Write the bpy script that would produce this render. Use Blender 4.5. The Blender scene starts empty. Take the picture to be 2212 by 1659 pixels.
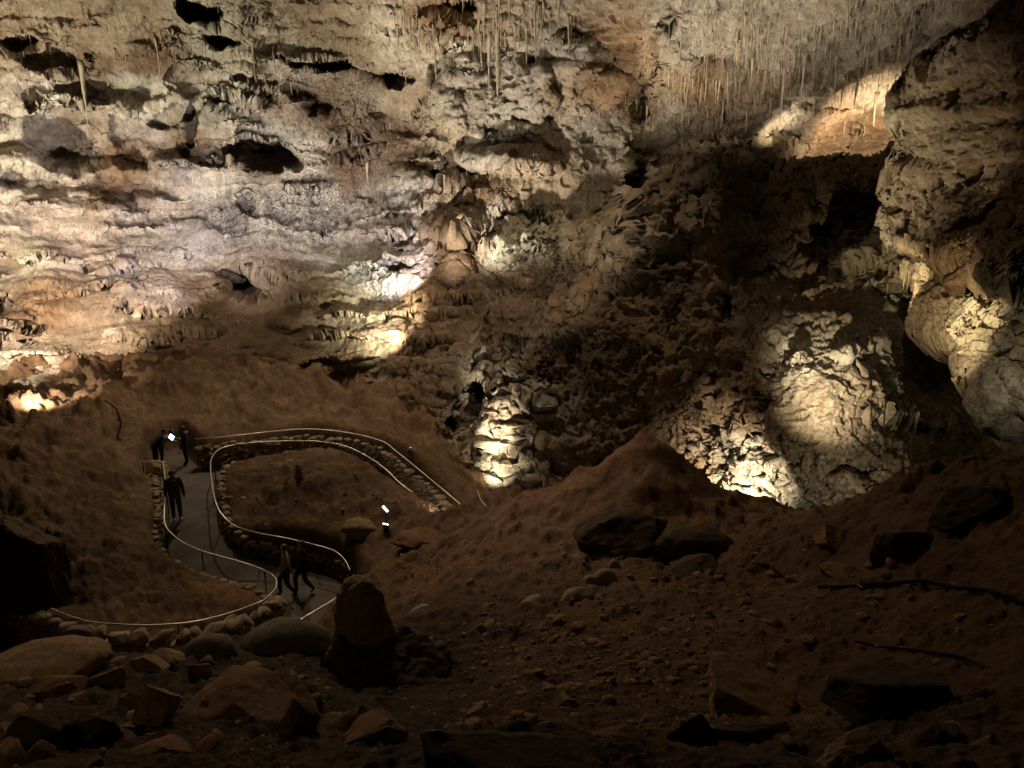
import bpy, bmesh, math, random
import numpy as np
from mathutils import Vector, Matrix, geometry
random.seed(7); RNG = np.random.default_rng(7)
SC = bpy.context.scene; COL = SC.collection

# ------------------------------------------------------------------ camera, world, exposure
CAMZ, PITCH, F = 10.5, math.radians(-15), 1610.0      # F: focal length in photo units (picture 2212 wide)
CP, SP = math.cos(PITCH), math.sin(PITCH)
cd = bpy.data.cameras.new('camera'); cam = bpy.data.objects.new('camera', cd); COL.objects.link(cam)
cd.sensor_width = 36; cd.lens = F / 2212 * 36; cd.clip_start = .1; cd.clip_end = 500
cam.location = (0, 0, CAMZ); cam.rotation_euler = (math.radians(90) + PITCH, 0, 0)
SC.camera = cam
w = bpy.data.worlds.new('World'); SC.world = w; w.use_nodes = True
w.node_tree.nodes['Background'].inputs[0].default_value = (1, .72, .42, 1)
w.node_tree.nodes['Background'].inputs[1].default_value = .004
SC.view_settings.view_transform = 'Standard'; SC.view_settings.look = 'None'
SC.view_settings.exposure = 0; SC.view_settings.gamma = 1
SC.cycles.max_bounces = 4; SC.cycles.diffuse_bounces = 3; SC.cycles.use_denoising = True
SC.cycles.sample_clamp_indirect = 3

def dirv(u, v):
    a = (np.asarray(u, float) - 1106) / F; b = (829.5 - np.asarray(v, float)) / F
    return np.stack([a, CP - b * SP, SP + b * CP], -1)
CAM = np.array([0, 0, CAMZ])
def at(u, v, t): return CAM + dirv(u, v) * t
def atz(u, v, z):
    d = dirv(u, v); return CAM + d * ((z - CAMZ) / d[..., 2])[..., None] if np.ndim(u) else CAM + d * ((z - CAMZ) / d[2])

# lamps of the cave and added fill lights: (at, aimed at, watts, cone degrees, colour, source radius, blend) in world metres, built after the rock is known
WARM, GOLD, COOL, VIOL = (1, .87, .62), (1, .78, .44), (.92, .93, 1), (.84, .80, 1)

# ------------------------------------------------------------------ noise
_p = np.random.default_rng(3).permutation(256).astype(np.int32); _P = np.concatenate([_p, _p, _p])
_G = np.random.default_rng(5).normal(size=(256, 3)).astype(np.float32); _G /= np.linalg.norm(_G, axis=1)[:, None]
def noise(p, s=0):
    p = np.asarray(p, np.float32) + np.float32(s * 17.31 + 500); i = np.floor(p).astype(np.int32); f = p - i; i &= 255
    w = f * f * f * (f * (f * 6 - 15) + 10); out = 0
    for dx in (0, 1):
        wx = w[..., 0] if dx else 1 - w[..., 0]
        for dy in (0, 1):
            wy = w[..., 1] if dy else 1 - w[..., 1]
            for dz in (0, 1):
                wz = w[..., 2] if dz else 1 - w[..., 2]
                h = _P[_P[_P[(i[..., 0] + dx) & 255] + ((i[..., 1] + dy) & 255)] + ((i[..., 2] + dz) & 255)]
                g = _G[h]
                out = out + wx * wy * wz * (g[..., 0] * (f[..., 0] - dx) + g[..., 1] * (f[..., 1] - dy) + g[..., 2] * (f[..., 2] - dz))
    return out * 1.6
def fbm(p, o=4, s=0, g=.5):
    a, r = 1, 0
    for k in range(o): r = r + a * noise(p * (2.03 ** k), s + k); a *= g
    return r
def ridged(p, o=3, s=0):
    a, r = 1, 0
    for k in range(o): r = r + a * (1 - 2 * np.abs(noise(p * (2.1 ** k), s + k))); a *= .5
    return r
def sstep(a, b, x):
    t = np.clip((x - a) / (b - a), 0, 1); return t * t * (3 - 2 * t)
def gauss(u, v, cu, cv, ru, rv, ang=0):
    c, s = math.cos(math.radians(ang)), math.sin(math.radians(ang)); du, dv = u - cu, v - cv
    return np.exp(-(((du * c + dv * s) / ru) ** 2 + ((-du * s + dv * c) / rv) ** 2))
def blob(u, v, cu, cv, ru, rv, ang=0):       # normalised radius of an ellipse
    c, s = math.cos(math.radians(ang)), math.sin(math.radians(ang)); du, dv = u - cu, v - cv
    return np.sqrt(((du * c + dv * s) / ru) ** 2 + ((-du * s + dv * c) / rv) ** 2)
def sdpoly(px, py, poly):                    # signed distance, negative inside
    d = np.full(px.shape, 1e9); ins = np.zeros(px.shape, bool); n = len(poly)
    for i in range(n):
        x0, y0 = poly[i]; x1, y1 = poly[(i + 1) % n]; ex, ey = x1 - x0, y1 - y0
        t = np.clip(((px - x0) * ex + (py - y0) * ey) / (ex * ex + ey * ey + 1e-9), 0, 1)
        d = np.minimum(d, (px - x0 - ex * t) ** 2 + (py - y0 - ey * t) ** 2)
        if y0 != y1: ins ^= ((y0 > py) != (y1 > py)) & (px < (x1 - x0) * (py - y0) / (y1 - y0) + x0)
    return np.where(ins, -1, 1) * np.sqrt(d)
class RBF:
    def __init__(s, pts, vals, sm=0.0):
        s.p = np.array(pts, float); n = len(s.p); s.sc = s.p.std(); q = s.p / s.sc
        K = np.linalg.norm(q[:, None] - q[None], axis=2) + 0; K[np.diag_indices(n)] -= sm
        A = np.zeros((n + 3, n + 3)); A[:n, :n] = K; A[:n, n] = A[n, :n] = 1; A[:n, n + 1:] = q; A[n + 1:, :n] = q.T
        s.c = np.linalg.solve(A, np.concatenate([vals, [0, 0, 0]]))
    def __call__(s, x, y):
        x, y = x / s.sc, y / s.sc; q = s.p / s.sc; r = s.c[-3] + s.c[-2] * x + s.c[-1] * y
        for k in range(len(q)): r = r + s.c[k] * np.sqrt((x - q[k, 0]) ** 2 + (y - q[k, 1]) ** 2 + 1e-4)
        return r

# ------------------------------------------------------------------ materials
def mat(name): m = bpy.data.materials.new(name); m.use_nodes = True; return m, m.node_tree.nodes, m.node_tree.links
def plain(name, col, rough=.7, metal=0, emit=0, ecol=None, nz=.12, sc=6):
    m, N, L = mat(name); b = N['Principled BSDF']; b.inputs['Roughness'].default_value = rough; b.inputs['Metallic'].default_value = metal
    tn = N.new('ShaderNodeTexNoise'); tn.inputs['Scale'].default_value = sc; tn.inputs['Detail'].default_value = 5
    tc = N.new('ShaderNodeTexCoord'); L.new(tc.outputs['Object'], tn.inputs['Vector'])
    mx = N.new('ShaderNodeMix'); mx.data_type = 'RGBA'; L.new(tn.outputs[0], mx.inputs[0])
    mx.inputs[6].default_value = [c * (1 - nz * 2) for c in col] + [1]; mx.inputs[7].default_value = [min(1, c * (1 + nz * 2)) for c in col] + [1]
    L.new(mx.outputs[2], b.inputs['Base Color'])
    if emit: b.inputs['Emission Color'].default_value = (*(ecol or col), 1); b.inputs['Emission Strength'].default_value = emit
    return m
def rock_mat(name, base=None, speck=.5, bump=.5, scale=1.0, dark=(.035, .024, .015), pebble=0):
    """limestone: tint from the 'tint' attribute (or a fixed base), mottled, stained and speckled by noise in world metres"""
    m, N, L = mat(name); b = N['Principled BSDF']; b.inputs['Roughness'].default_value = .85; b.inputs['Specular IOR Level'].default_value = .25
    tc = N.new('ShaderNodeTexCoord')
    mp = N.new('ShaderNodeMapping'); mp.inputs['Scale'].default_value = (scale,) * 3; L.new(tc.outputs['Object'], mp.inputs[0])
    ms = N.new('ShaderNodeMapping'); ms.inputs['Scale'].default_value = (scale * 3, scale * 3, scale * .35); L.new(tc.outputs['Object'], ms.inputs[0])
    def nt(s, d, mp_=mp, r=.6):
        t = N.new('ShaderNodeTexNoise'); t.inputs['Scale'].default_value = s; t.inputs['Detail'].default_value = d
        t.inputs['Roughness'].default_value = r; L.new(mp_.outputs[0], t.inputs['Vector']); return t.outputs[0]
    def ramp(x, a, c):
        r = N.new('ShaderNodeMapRange'); r.interpolation_type = 'SMOOTHSTEP'; L.new(x, r.inputs[0]); r.inputs[1].default_value = a; r.inputs[2].default_value = c; return r.outputs[0]
    def mul(x, y):
        k = N.new('ShaderNodeMath'); k.operation = 'MULTIPLY'
        for i, q in ((0, x), (1, y)):
            if isinstance(q, (int, float)): k.inputs[i].default_value = q
            else: L.new(q, k.inputs[i])
        return k.outputs[0]
    def mix(f, a, c, mode='MIX'):
        k = N.new('ShaderNodeMix'); k.data_type = 'RGBA'; k.blend_type = mode
        for i, q in ((0, f), (6, a), (7, c)):
            if isinstance(q, (int, float)): k.inputs[i].default_value = q
            elif isinstance(q, tuple): k.inputs[i].default_value = (*q, 1)
            else: L.new(q, k.inputs[i])
        return k.outputs[2]
    if base is None:
        at_ = N.new('ShaderNodeVertexColor'); at_.layer_name = 'tint'; c = at_.outputs[0]; sp = at_.outputs[1]
    else:
        rg = N.new('ShaderNodeRGB'); rg.outputs[0].default_value = (*base, 1); c = rg.outputs[0]; sp = speck
    big = nt(.35, 5); mid = nt(1.7, 6); fine = nt(9, 6, r=.7); st = nt(1.2, 5, ms)
    c = mix(mul(ramp(big, .45, .7), .28), c, (.30, .18, .09), 'MIX') if base is None else mix(mul(ramp(big, .45, .65), .35), c, tuple(q * .6 for q in base))
    c = mix(ramp(mid, .3, .7), mix(1.0, c, (.55, .52, .5), 'MULTIPLY'), c)
    c = mix(mul(ramp(st, .45, .7), .35), c, mix(1.0, c, (.62, .52, .42), 'MULTIPLY'))
    fin2 = nt(18, 4, r=.75); c = mix(mul(mul(ramp(mid, .42, .56), ramp(fine, .49, .55)), sp), c, dark)
    c = mix(mul(ramp(fin2, .5, .62), .45), c, mix(1.0, c, (.45, .38, .3), 'MULTIPLY')); c = mix(mul(mul(ramp(st, .52, .6), ramp(fine, .45, .6)), mul(sp, .7)), c, dark)
    c = mix(mul(mul(ramp(nt(4, 4), .54, .62), ramp(big, .6, .4)), mul(sp, .8)), c, dark)
    L.new(c, b.inputs['Base Color'])
    h = N.new('ShaderNodeMath'); h.operation = 'ADD'; L.new(mul(mid, .25), h.inputs[0]); L.new(mul(fine, .22), h.inputs[1]); hh = h.outputs[0]
    if pebble:
        vo = N.new('ShaderNodeTexVoronoi'); vo.inputs['Scale'].default_value = pebble; L.new(mp.outputs[0], vo.inputs['Vector'])
        h2 = N.new('ShaderNodeMath'); h2.operation = 'SUBTRACT'; L.new(hh, h2.inputs[0]); L.new(mul(vo.outputs[0], .06), h2.inputs[1]); hh = h2.outputs[0]
    bp = N.new('ShaderNodeBump'); bp.inputs['Strength'].default_value = bump; bp.inputs['Distance'].default_value = .6 / scale
    L.new(hh, bp.inputs['Height']); L.new(bp.outputs[0], b.inputs['Normal'])
    return m
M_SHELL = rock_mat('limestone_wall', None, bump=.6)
M_SOIL = rock_mat('cave_soil', None, bump=.75, scale=2.2, pebble=3.5)
M_ROCK = rock_mat('boulder_rock', (.36, .24, .13), speck=.35, bump=.4, scale=4)
M_ROCKR = rock_mat('reddish_rock', (.27, .155, .085), speck=.3, bump=.4, scale=4)
M_PALE = rock_mat('pale_flowstone', (.42, .36, .27), speck=.1, bump=.15, scale=4)
M_DARKR = rock_mat('dark_rock', (.105, .066, .04), speck=.3, bump=.5, scale=4)  # the boulder rock in a darker brown
M_DIM = rock_mat('dim_flowstone', (.19, .165, .12), speck=.15, bump=.2, scale=4)  # pale flowstone with dimness put into its colour
M_STONE = rock_mat('wall_stone', (.46, .37, .25), speck=.3, bump=.5, scale=5)
M_DRIP = rock_mat('dripstone', (.55, .47, .34), speck=.1, bump=.3, scale=3)
M_ASPH = plain('path_asphalt', (.085, .07, .058), .8, nz=.38, sc=1.6)
M_STEEL = plain('steel_rail', (.55, .52, .50), .38, 1.0, nz=.03)
M_POST = plain('dark_post', (.10, .09, .08), .5, .8)
M_BLK = plain('black_housing', (.02, .02, .02), .5)
M_CABLE = plain('black_cable', (.012, .011, .01), .95); M_CABLE.node_tree.nodes['Principled BSDF'].inputs['Specular IOR Level'].default_value = .05

# ------------------------------------------------------------------ helpers for objects
def newobj(name, me, m=None, parent=None, smooth=False):
    if isinstance(me, bmesh.types.BMesh):
        b = me; me = bpy.data.meshes.new(name); b.to_mesh(me); b.free()
    if m is not None:
        for q in (m if isinstance(m, (list, tuple)) else [m]): me.materials.append(q)
    if smooth: me.polygons.foreach_set('use_smooth', np.ones(len(me.polygons), bool))
    o = bpy.data.objects.new(name, me); COL.objects.link(o)
    if parent: o.parent = parent
    return o
def tag(o, label=None, cat=None, group=None, kind=None):
    for k, x in (('label', label), ('category', cat), ('group', group), ('kind', kind)):
        if x: o[k] = x
    return o
def empty(name, loc, rz=0):
    o = bpy.data.objects.new(name, None); COL.objects.link(o); o.location = loc; o.rotation_euler[2] = rz; o.empty_display_size = .1; return o
def meshdata(name, V, Fa, smooth=True):
    me = bpy.data.meshes.new(name); V = np.asarray(V, np.float32); Fa = np.asarray(Fa, np.int32)
    me.vertices.add(len(V)); me.vertices.foreach_set('co', V.ravel()); k = Fa.shape[1]
    me.loops.add(Fa.size); me.loops.foreach_set('vertex_index', Fa.ravel())
    me.polygons.add(len(Fa)); me.polygons.foreach_set('loop_start', np.arange(0, Fa.size, k, dtype=np.int32))
    if smooth: me.polygons.foreach_set('use_smooth', np.ones(len(Fa), bool))
    me.update(calc_edges=True); return me
def add_tint(me, rgba):
    a = me.color_attributes.new('tint', 'FLOAT_COLOR', 'POINT'); a.data.foreach_set('color', np.asarray(rgba, np.float32).ravel())
def tube(path, r, n=8, name='tube', cap=True):
    P = [np.array(p, float) for p in path]; V, Fa = [], []; up = None
    rr = r if hasattr(r, '__len__') else [r] * len(P)
    for i, p in enumerate(P):
        d = P[min(i + 1, len(P) - 1)] - P[max(i - 1, 0)]; d = d / (np.linalg.norm(d) + 1e-9)
        if up is None: up = np.cross(d, [0, 0, 1]) if abs(d[2]) < .9 else np.cross(d, [1, 0, 0])
        a = up - d * np.dot(up, d); a /= np.linalg.norm(a) + 1e-9; b = np.cross(d, a); up = a
        for k in range(n): V.append(p + rr[i] * (a * math.cos(2 * math.pi * k / n) + b * math.sin(2 * math.pi * k / n)))
    for i in range(len(P) - 1):
        for k in range(n): Fa.append((i * n + k, i * n + (k + 1) % n, (i + 1) * n + (k + 1) % n, (i + 1) * n + k))
    if cap:
        V.append(P[0]); V.append(P[-1]); a, b = len(V) - 2, len(V) - 1; m = (len(P) - 1) * n
        for k in range(n): Fa.append((a, a, (k + 1) % n, k)); Fa.append((b, b, m + k, m + (k + 1) % n))
    bm = bmesh.new(); vs = [bm.verts.new(v) for v in V]
    for f in Fa:
        q = []
        for i in f:
            if vs[i] not in q: q.append(vs[i])
        if len(q) > 2:
            try: bm.faces.new(q)
            except ValueError: pass
    return bm
def smoothline(P, k=8):
    P = [np.array(p, float) for p in P]; out = []
    for i in range(len(P) - 1):
        a, b, c, d = P[max(i - 1, 0)], P[i], P[i + 1], P[min(i + 2, len(P) - 1)]
        for j in range(k):
            t = j / k; out.append(.5 * (2 * b + (c - a) * t + (2 * a - 5 * b + 4 * c - d) * t * t + (3 * b - a - 3 * c + d) * t ** 3))
    out.append(P[-1]); return np.array(out)

# ------------------------------------------------------------------ the rail lines and path (photo units -> metres)
RAIL = 1.0
PZ_PTS = [(1030, 1095, -1.6), (900, 1045, -.8), (780, 985, -.3), (640, 960, 0), (500, 975, 0), (400, 975, 0), (410, 1060, 0), (420, 1130, -.15), (500, 1190, -.6),
          (600, 1240, -1.3), (690, 1245, -1.3)]
_q = np.array([atz(u, v, z) for u, v, z in PZ_PTS] + [(-6.2, 18.3, -1.35), (-5.2, 17.3, -1.5), (-6.5, 15.8, -1.9), (-9, 14.8, -2.5), (-12, 14.6, -3), (-16, 15, -3.5)]); PATHZ = RBF(_q[:, :2], _q[:, 2])
def rail_pts(L, h=RAIL):                     # solve z so that the rail point stands h above the path surface under it
    out = []
    for u, v in L:
        z = 1.0
        for _ in range(12): p = atz(u, v, z); z = .5 * z + .5 * (float(PATHZ(p[0], p[1])) + h)
        out.append(atz(u, v, z))
    return smoothline(out)
R_IN = rail_pts([(893, 1066), (860, 1040), (838, 1018), (800, 990), (750, 965), (700, 955), (640, 952), (560, 955), (500, 962), (472, 972), (458, 988), (455, 1010), (459, 1050), (466, 1085), (480, 1112),
                 (510, 1137), (560, 1152), (620, 1163), (680, 1177), (722, 1190), (745, 1210), (756, 1232)])
R_OUT = rail_pts([(352, 998), (356, 1030), (358, 1070), (355, 1100), (356, 1130), (368, 1150), (395, 1172), (430, 1188), (480, 1203), (530, 1217), (570, 1232), (594, 1248), (597, 1265),
                  (590, 1280)])
NTIP = len(R_OUT) - 8
_h = [(575, 1293, -.30), (545, 1307, -.25), (490, 1326, -.1), (420, 1343, .05), (340, 1350, .15), (260, 1349, .25), (180, 1340, .35), (95, 1310, .5), (40, 1290, .6)]
R_OUT = np.concatenate([R_OUT[:-6], smoothline([R_OUT[-6]] + [atz(*q) for q in _h])])
R_BACK = rail_pts([(420, 948), (470, 945), (540, 937), (610, 930), (660, 927), (720, 930), (770, 938), (800, 945), (832, 956), (850, 970), (880, 994), (907, 1016), (960, 1060), (1016, 1108)], 1.15)
R_NEAR = rail_pts([(610, 1362), (650, 1338), (727, 1292), (765, 1268)])
R_CORNER = rail_pts([(305, 997), (328, 998), (351, 999)])
R_FAR = rail_pts([(1030, 1058), (1039, 1080), (1051, 1094)])
def xy(P): return P[:, :2]
def shift(P, d):                             # offset a polyline sideways in plan
    T = np.gradient(P[:, :2], axis=0); T /= np.linalg.norm(T, axis=1)[:, None] + 1e-9; Q = P.copy(); Q[:, 0] += T[:, 1] * d; Q[:, 1] -= T[:, 0] * d; return Q
# path outline: back edge, around the left, along the outer rail to the hairpin, below it to the left, back along the near rail, up the inner rail
far_ext = np.array([atz(950, 1165, -1.4), atz(1012, 1175, -1.8)])
low_far = np.array([(-15, 16.8, 0), (-19, 17, 0), (-19, 14.2, 0)])
low_near = np.array([(-15, 13.9, 0), (-12.5, 13.7, 0), (-9.5, 13.6, 0), (-7.4, 14.3, 0), (-6.3, 15.3, 0)])
OUTER_L = R_OUT[:NTIP]; hair = R_OUT[NTIP:]
POLY_PATH = np.concatenate([xy(R_BACK)[::-1], [atz(385, 968, 0)[:2], atz(340, 985, 0)[:2], atz(322, 1035, 0)[:2]], xy(OUTER_L), xy(hair), xy(low_far), xy(low_near), xy(R_NEAR), xy(R_IN)[::-1], xy(far_ext)])

# ------------------------------------------------------------------ ground height
GP = [(-300, 1659, 6.2), (400, 1655, 5.7), (400, 1550, 5.0), (100, 1550, 4.9), (0, 1450, 4.3), (-400, 1450, 4.6), (200, 1430, 3.9), (400, 1430, 3.8), (600, 1410, 3.9), (560, 1375, 3.3), (700, 1370, 3.5),
      (800, 1659, 5.9), (800, 1560, 5.0), (850, 1500, 4.1), (800, 1440, 3.8),
      (1200, 1655, 6.2), (1200, 1550, 5.3), (1200, 1400, 4.2), (1700, 1655, 6.6), (1700, 1550, 5.7), (1700, 1400, 5.0), (1700, 1250, 4.2), (1600, 1170, 3.6), (1700, 1152, 3.0), (1780, 1135, 3.0),
      (1900, 1118, 3.4), (1970, 1075, 4.4), (2000, 1035, 5.6), (2100, 1045, 6.0), (2212, 1030, 6.6), (2212, 1200, 6.3), (2212, 1500, 6.7), (1990, 1300, 5.4), (2500, 1200, 7.2), (2000, 1500, 6.1),
      (1390, 980, 4.25), (1345, 1003, 4.05), (1290, 1043, 3.7), (1200, 1072, 3.0), (1100, 1101, 2.2), (1440, 985, 4.3), (1500, 1040, 3.8), (1560, 1088, 3.2), (1640, 1130, 2.9),
      (1390, 1060, 3.9), (1300, 1150, 3.1), (1400, 1150, 3.4), (1000, 1200, 1.6), (1000, 1150, 1.1), (1200, 1200, 2.9), (1100, 1300, 3.0), (900, 1300, 2.2), (900, 1420, 3.4), (1000, 1500, 4.4), (1400, 1300, 4.2), (1400, 1450, 5.0),
      (830, 1200, .1), (800, 1260, .5), (780, 1180, -.3), (850, 1350, 2.2),
      (600, 1060, .35), (800, 1060, .3), (700, 1130, .0), (900, 1085, .3), (550, 1010, .35), (700, 1010, .3), (860, 1140, .3), (940, 1120, .4), (1000, 1112, .3), (600, 1140, -.1),
      (200, 1200, .15), (100, 1000, .7), (280, 1050, .4), (100, 1300, -.1), (450, 1290, -.6), (50, 1150, .5), (300, 1335, -.45), (330, 1180, .1), (560, 1278, -.95), (180, 1325, -.4),
      (0, 930, 1.1), (200, 930, 1.2), (-300, 1000, 1.2), (-500, 1300, 1.5), (300, 955, .9), (420, 940, .9), (560, 915, 1.0), (700, 910, 1.0), (820, 935, .9), (900, 985, .4), (960, 1050, -.4), (-300, 1400, 1)]
gp = np.array([atz(u, v, z) for u, v, z in GP])
gx = np.array([(-4.5, 12.2, .5), (-7, 12.3, .3), (-2.5, 13.4, .8), (-10, 12, .2), (-4.3, 15.5, -.6), (-1, 29, -2.7), (1, 27.5, -2.6), (3, 30, -3), (.6, 25.5, -2.3), (-1.5, 30.5, -2.4), (-16, 12, 1), (3.2, 21.5, -1.5), (8, 21.5, -3), (13, 22, -3), (0, 24, -2), (18, 20, -1), (22, 14, 4), (-25, 30, 1), (-30, 45, 1.5), (-10, 45, .5), (5, 45, -2), (30, 45, -3), (30, 25, 0),
               (0, 0, 8.9), (0, 3, 8.0), (-4, 3, 7.2), (-9, 2, 6.5), (-20, 0, 6), (4, 3, 8.0), (9, 2, 8.4), (20, 0, 9), (0, -8, 9.3), (-15, -8, 9), (15, -8, 9.5), (6, 17.5, 2.6), (9.5, 18.2, 2.0), (-28, 15, 3)])
gp = np.concatenate([gp, gx]); GR = RBF(gp[:, :2], gp[:, 2], .004)
def ground_z(x, y, detail=True):
    x = np.asarray(x, float); y = np.asarray(y, float); z = GR(x, y)
    z = z + .72 * np.exp(-np.hypot(x - 3.15, y - 17.0) / .6) + .35 * np.exp(-((x - 1.65) ** 2 + (y - 17.6) ** 2) / .12)
    sd = sdpoly(x, y, POLY_PATH); k = sstep(.05, .55, sd); pz = PATHZ(x, y)
    amb = z
    if detail:
        p = np.stack([x, y, z * .6], -1); d = np.sqrt(x * x + y * y)
        amp = sstep(0, 2.0, sd)
        n = .30 * fbm(p * .45, 3, 11) * (.35 + .65 * amp) + .13 * ridged(p * 1.3, 3, 15) * (.3 + .7 * amp) + .04 * fbm(p * 4.5, 4, 21)
        rk = noise(p * 2.2, 31); n = n + .16 * sstep(.25, .42, rk) * sstep(-.25, .25, noise(p * .35, 33)) * amp
        rk = noise(p * 5.2, 35); n = n + .06 * sstep(.22, .4, rk) * sstep(-.2, .3, noise(p * .5, 37))
        md = gauss(x, y, 3.0, 16.6, 3.4, 3.0)                  # the smooth mound
        n = n + (.55 * ridged(p * .45, 4, 43) + .22 * ridged(p * np.array([.9, 1.6, 1.6]), 4, 49)) * sstep(1.5, 5, sd) * sstep(17, 26, d) + .05 * ridged(p * 2.6, 3, 46) * amp
        n = n + md * (.35 * ridged(p * np.array([.35, .6, .6]), 2, 48) - .1)
        n = n * (1 - .6 * md) * (.35 + .65 * sstep(7, 20, d))
        n = n + (.05 * ridged(p * 3.1, 4, 141) * sstep(-.4, .4, noise(p * .4, 143)) + .018 * ridged(p * 9, 2, 144)) * (1 - .6 * md) * sstep(0, 1, sd)
        amb = z + n
    return np.where(sd < 3, (pz - .1) * (1 - k) + amb * k, amb)
def ground_hit(u, v):
    t = np.linspace(2, 60, 1200); P = at(np.full(1200, u), np.full(1200, v), 1) if 0 else CAM + dirv(u, v)[None] * t[:, None]
    b = P[:, 2] < ground_z(P[:, 0], P[:, 1], False); i = int(np.argmax(b)) if b.any() else 1199
    return P[i], t[i]

def build_ground():
    nr, na = 620, 760
    r = np.exp(np.linspace(math.log(1.2), math.log(62), nr)); a = np.radians(np.linspace(-56, 56, na)); Rr, A = np.meshgrid(r, a, indexing='ij')
    X, Y = Rr * np.sin(A), Rr * np.cos(A); Z = ground_z(X, Y)
    V = np.stack([X, Y, Z], -1).reshape(-1, 3); i = np.arange(nr * na).reshape(nr, na)
    Fa = np.stack([i[:-1, :-1], i[:-1, 1:], i[1:, 1:], i[1:, :-1]], -1).reshape(-1, 4)[:, ::-1]
    me = meshdata('ground', V, Fa)
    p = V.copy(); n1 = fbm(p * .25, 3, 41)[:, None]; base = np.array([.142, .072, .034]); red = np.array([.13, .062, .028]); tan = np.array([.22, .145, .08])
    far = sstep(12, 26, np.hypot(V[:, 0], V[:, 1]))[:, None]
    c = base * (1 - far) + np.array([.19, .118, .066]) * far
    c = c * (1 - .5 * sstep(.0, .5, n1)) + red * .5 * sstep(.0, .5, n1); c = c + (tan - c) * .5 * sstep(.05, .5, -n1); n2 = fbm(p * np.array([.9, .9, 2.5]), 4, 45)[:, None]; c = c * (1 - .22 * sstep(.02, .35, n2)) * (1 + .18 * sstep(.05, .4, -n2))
    dk = (sstep(13.5, 10.5, V[:, 1]) * sstep(.8, -1.2, V[:, 0]) + .6 * sstep(6.5, 4, V[:, 1]) + .5 * sstep(4, 8, V[:, 0]) * sstep(16, 10, V[:, 1])); c = c * (1 - .62 * np.clip(dk, 0, 1))[:, None]     # dimness of the near ground painted in: left, right and close to the camera
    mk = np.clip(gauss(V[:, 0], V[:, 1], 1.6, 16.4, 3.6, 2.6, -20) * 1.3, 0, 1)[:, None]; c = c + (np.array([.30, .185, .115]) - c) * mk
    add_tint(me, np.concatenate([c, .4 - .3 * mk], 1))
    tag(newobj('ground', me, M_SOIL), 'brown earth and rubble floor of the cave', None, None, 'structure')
build_ground()

def build_path():
    b = [tuple(p) for p in POLY_PATH]; x0, y0 = POLY_PATH.min(0); x1, y1 = POLY_PATH.max(0); g = []
    X, Y = np.meshgrid(np.arange(x0, x1, .35), np.arange(y0, y1, .35)); ins = sdpoly(X, Y, POLY_PATH) < -.15
    pts = [Vector(p) for p in b] + [Vector(p) for p in zip(X[ins], Y[ins])]; n = len(b)
    r = geometry.delaunay_2d_cdt(pts, [(i, (i + 1) % n) for i in range(n)], [], 1, 1e-4)
    co = np.array([tuple(q) for q in r[0]]); z = PATHZ(co[:, 0], co[:, 1]); bm = bmesh.new()
    vs = [bm.verts.new((c[0], c[1], zz)) for c, zz in zip(co, z)]
    for f in r[2]:
        try: bm.faces.new([vs[i] for i in f])
        except ValueError: pass
    bmesh.ops.recalc_face_normals(bm, faces=bm.faces)
    if sum(f.normal.z for f in bm.faces) < 0: bmesh.ops.reverse_faces(bm, faces=bm.faces)
    tag(newobj('path', bm, M_ASPH, smooth=True), 'smooth dark asphalt visitor path curving in a hairpin', None, None, 'structure')
build_path()

# ------------------------------------------------------------------ the rock shell: walls and ceiling
US = np.concatenate([np.arange(-760, -20, 14), np.arange(-20, 2234, 2.0), np.arange(2234, 2900, 14)])
VS = np.concatenate([np.arange(-620, -24, 12), np.arange(-24, 1180, 2.0), np.arange(1180, 1400, 12)])
BASE = [(-760, -620, 15), (-760, 0, 27), (-760, 400, 32), (-760, 800, 30), (-760, 1400, 28), (0, -620, 15), (600, -620, 15), (1200, -620, 14), (1800, -620, 13), (2500, -620, 11), (2900, -620, 10),
        (0, 0, 34), (0, 250, 39), (0, 450, 40.5), (0, 560, 40.5), (0, 700, 37.5), (0, 850, 34), (0, 930, 31), (0, 1200, 34),
        (400, 0, 36), (400, 250, 42), (400, 450, 44), (400, 600, 43), (400, 750, 39), (400, 880, 34.5), (400, 960, 34), (400, 1200, 38),
        (800, 0, 36), (800, 250, 43), (800, 420, 43.5), (800, 600, 39.5), (850, 715, 37.2), (850, 740, 36), (800, 850, 36), (800, 940, 35.5), (800, 1200, 38), (620, 920, 35), (600, 800, 38),
        (1100, 0, 35), (1100, 200, 38), (1100, 370, 38), (1100, 500, 38), (1100, 700, 36), (1050, 900, 33.5), (1050, 1100, 32), (1100, 1300, 36), (940, 960, 33), (950, 1100, 33),
        (1400, 0, 33), (1400, 200, 36), (1400, 330, 37), (1700, 0, 33), (1700, 180, 38), (1700, 280, 46), (1900, 300, 49), (1700, 600, 52), (1900, 600, 52), (2300, 0, 32), (2300, 300, 45), (2900, 1000, 45), (2900, 300, 40), (1400, 1300, 38)]
MID = [(1380, 400, 34), (1500, 400, 33), (1800, 400, 34), (1400, 700, 33), (1300, 600, 35), (1500, 1000, 31.5), (1250, 900, 33.5), (1200, 1050, 33), (1600, 600, 33), (1740, 770, 27.4), (1620, 1100, 28), (1700, 1100, 28), (1800, 850, 26.5), (1850, 720, 28), (1900, 1000, 26),
       (2050, 800, 38), (2000, 700, 39), (2150, 900, 34), (2212, 950, 24), (2050, 1050, 24), (2300, 1300, 22), (1600, 1300, 30), (1300, 1300, 34), (1500, 200, 36), (2000, 200, 34), (1100, 900, 34), (2900, 1000, 22), (1000, 600, 37), (1000, 1300, 36)]
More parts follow.
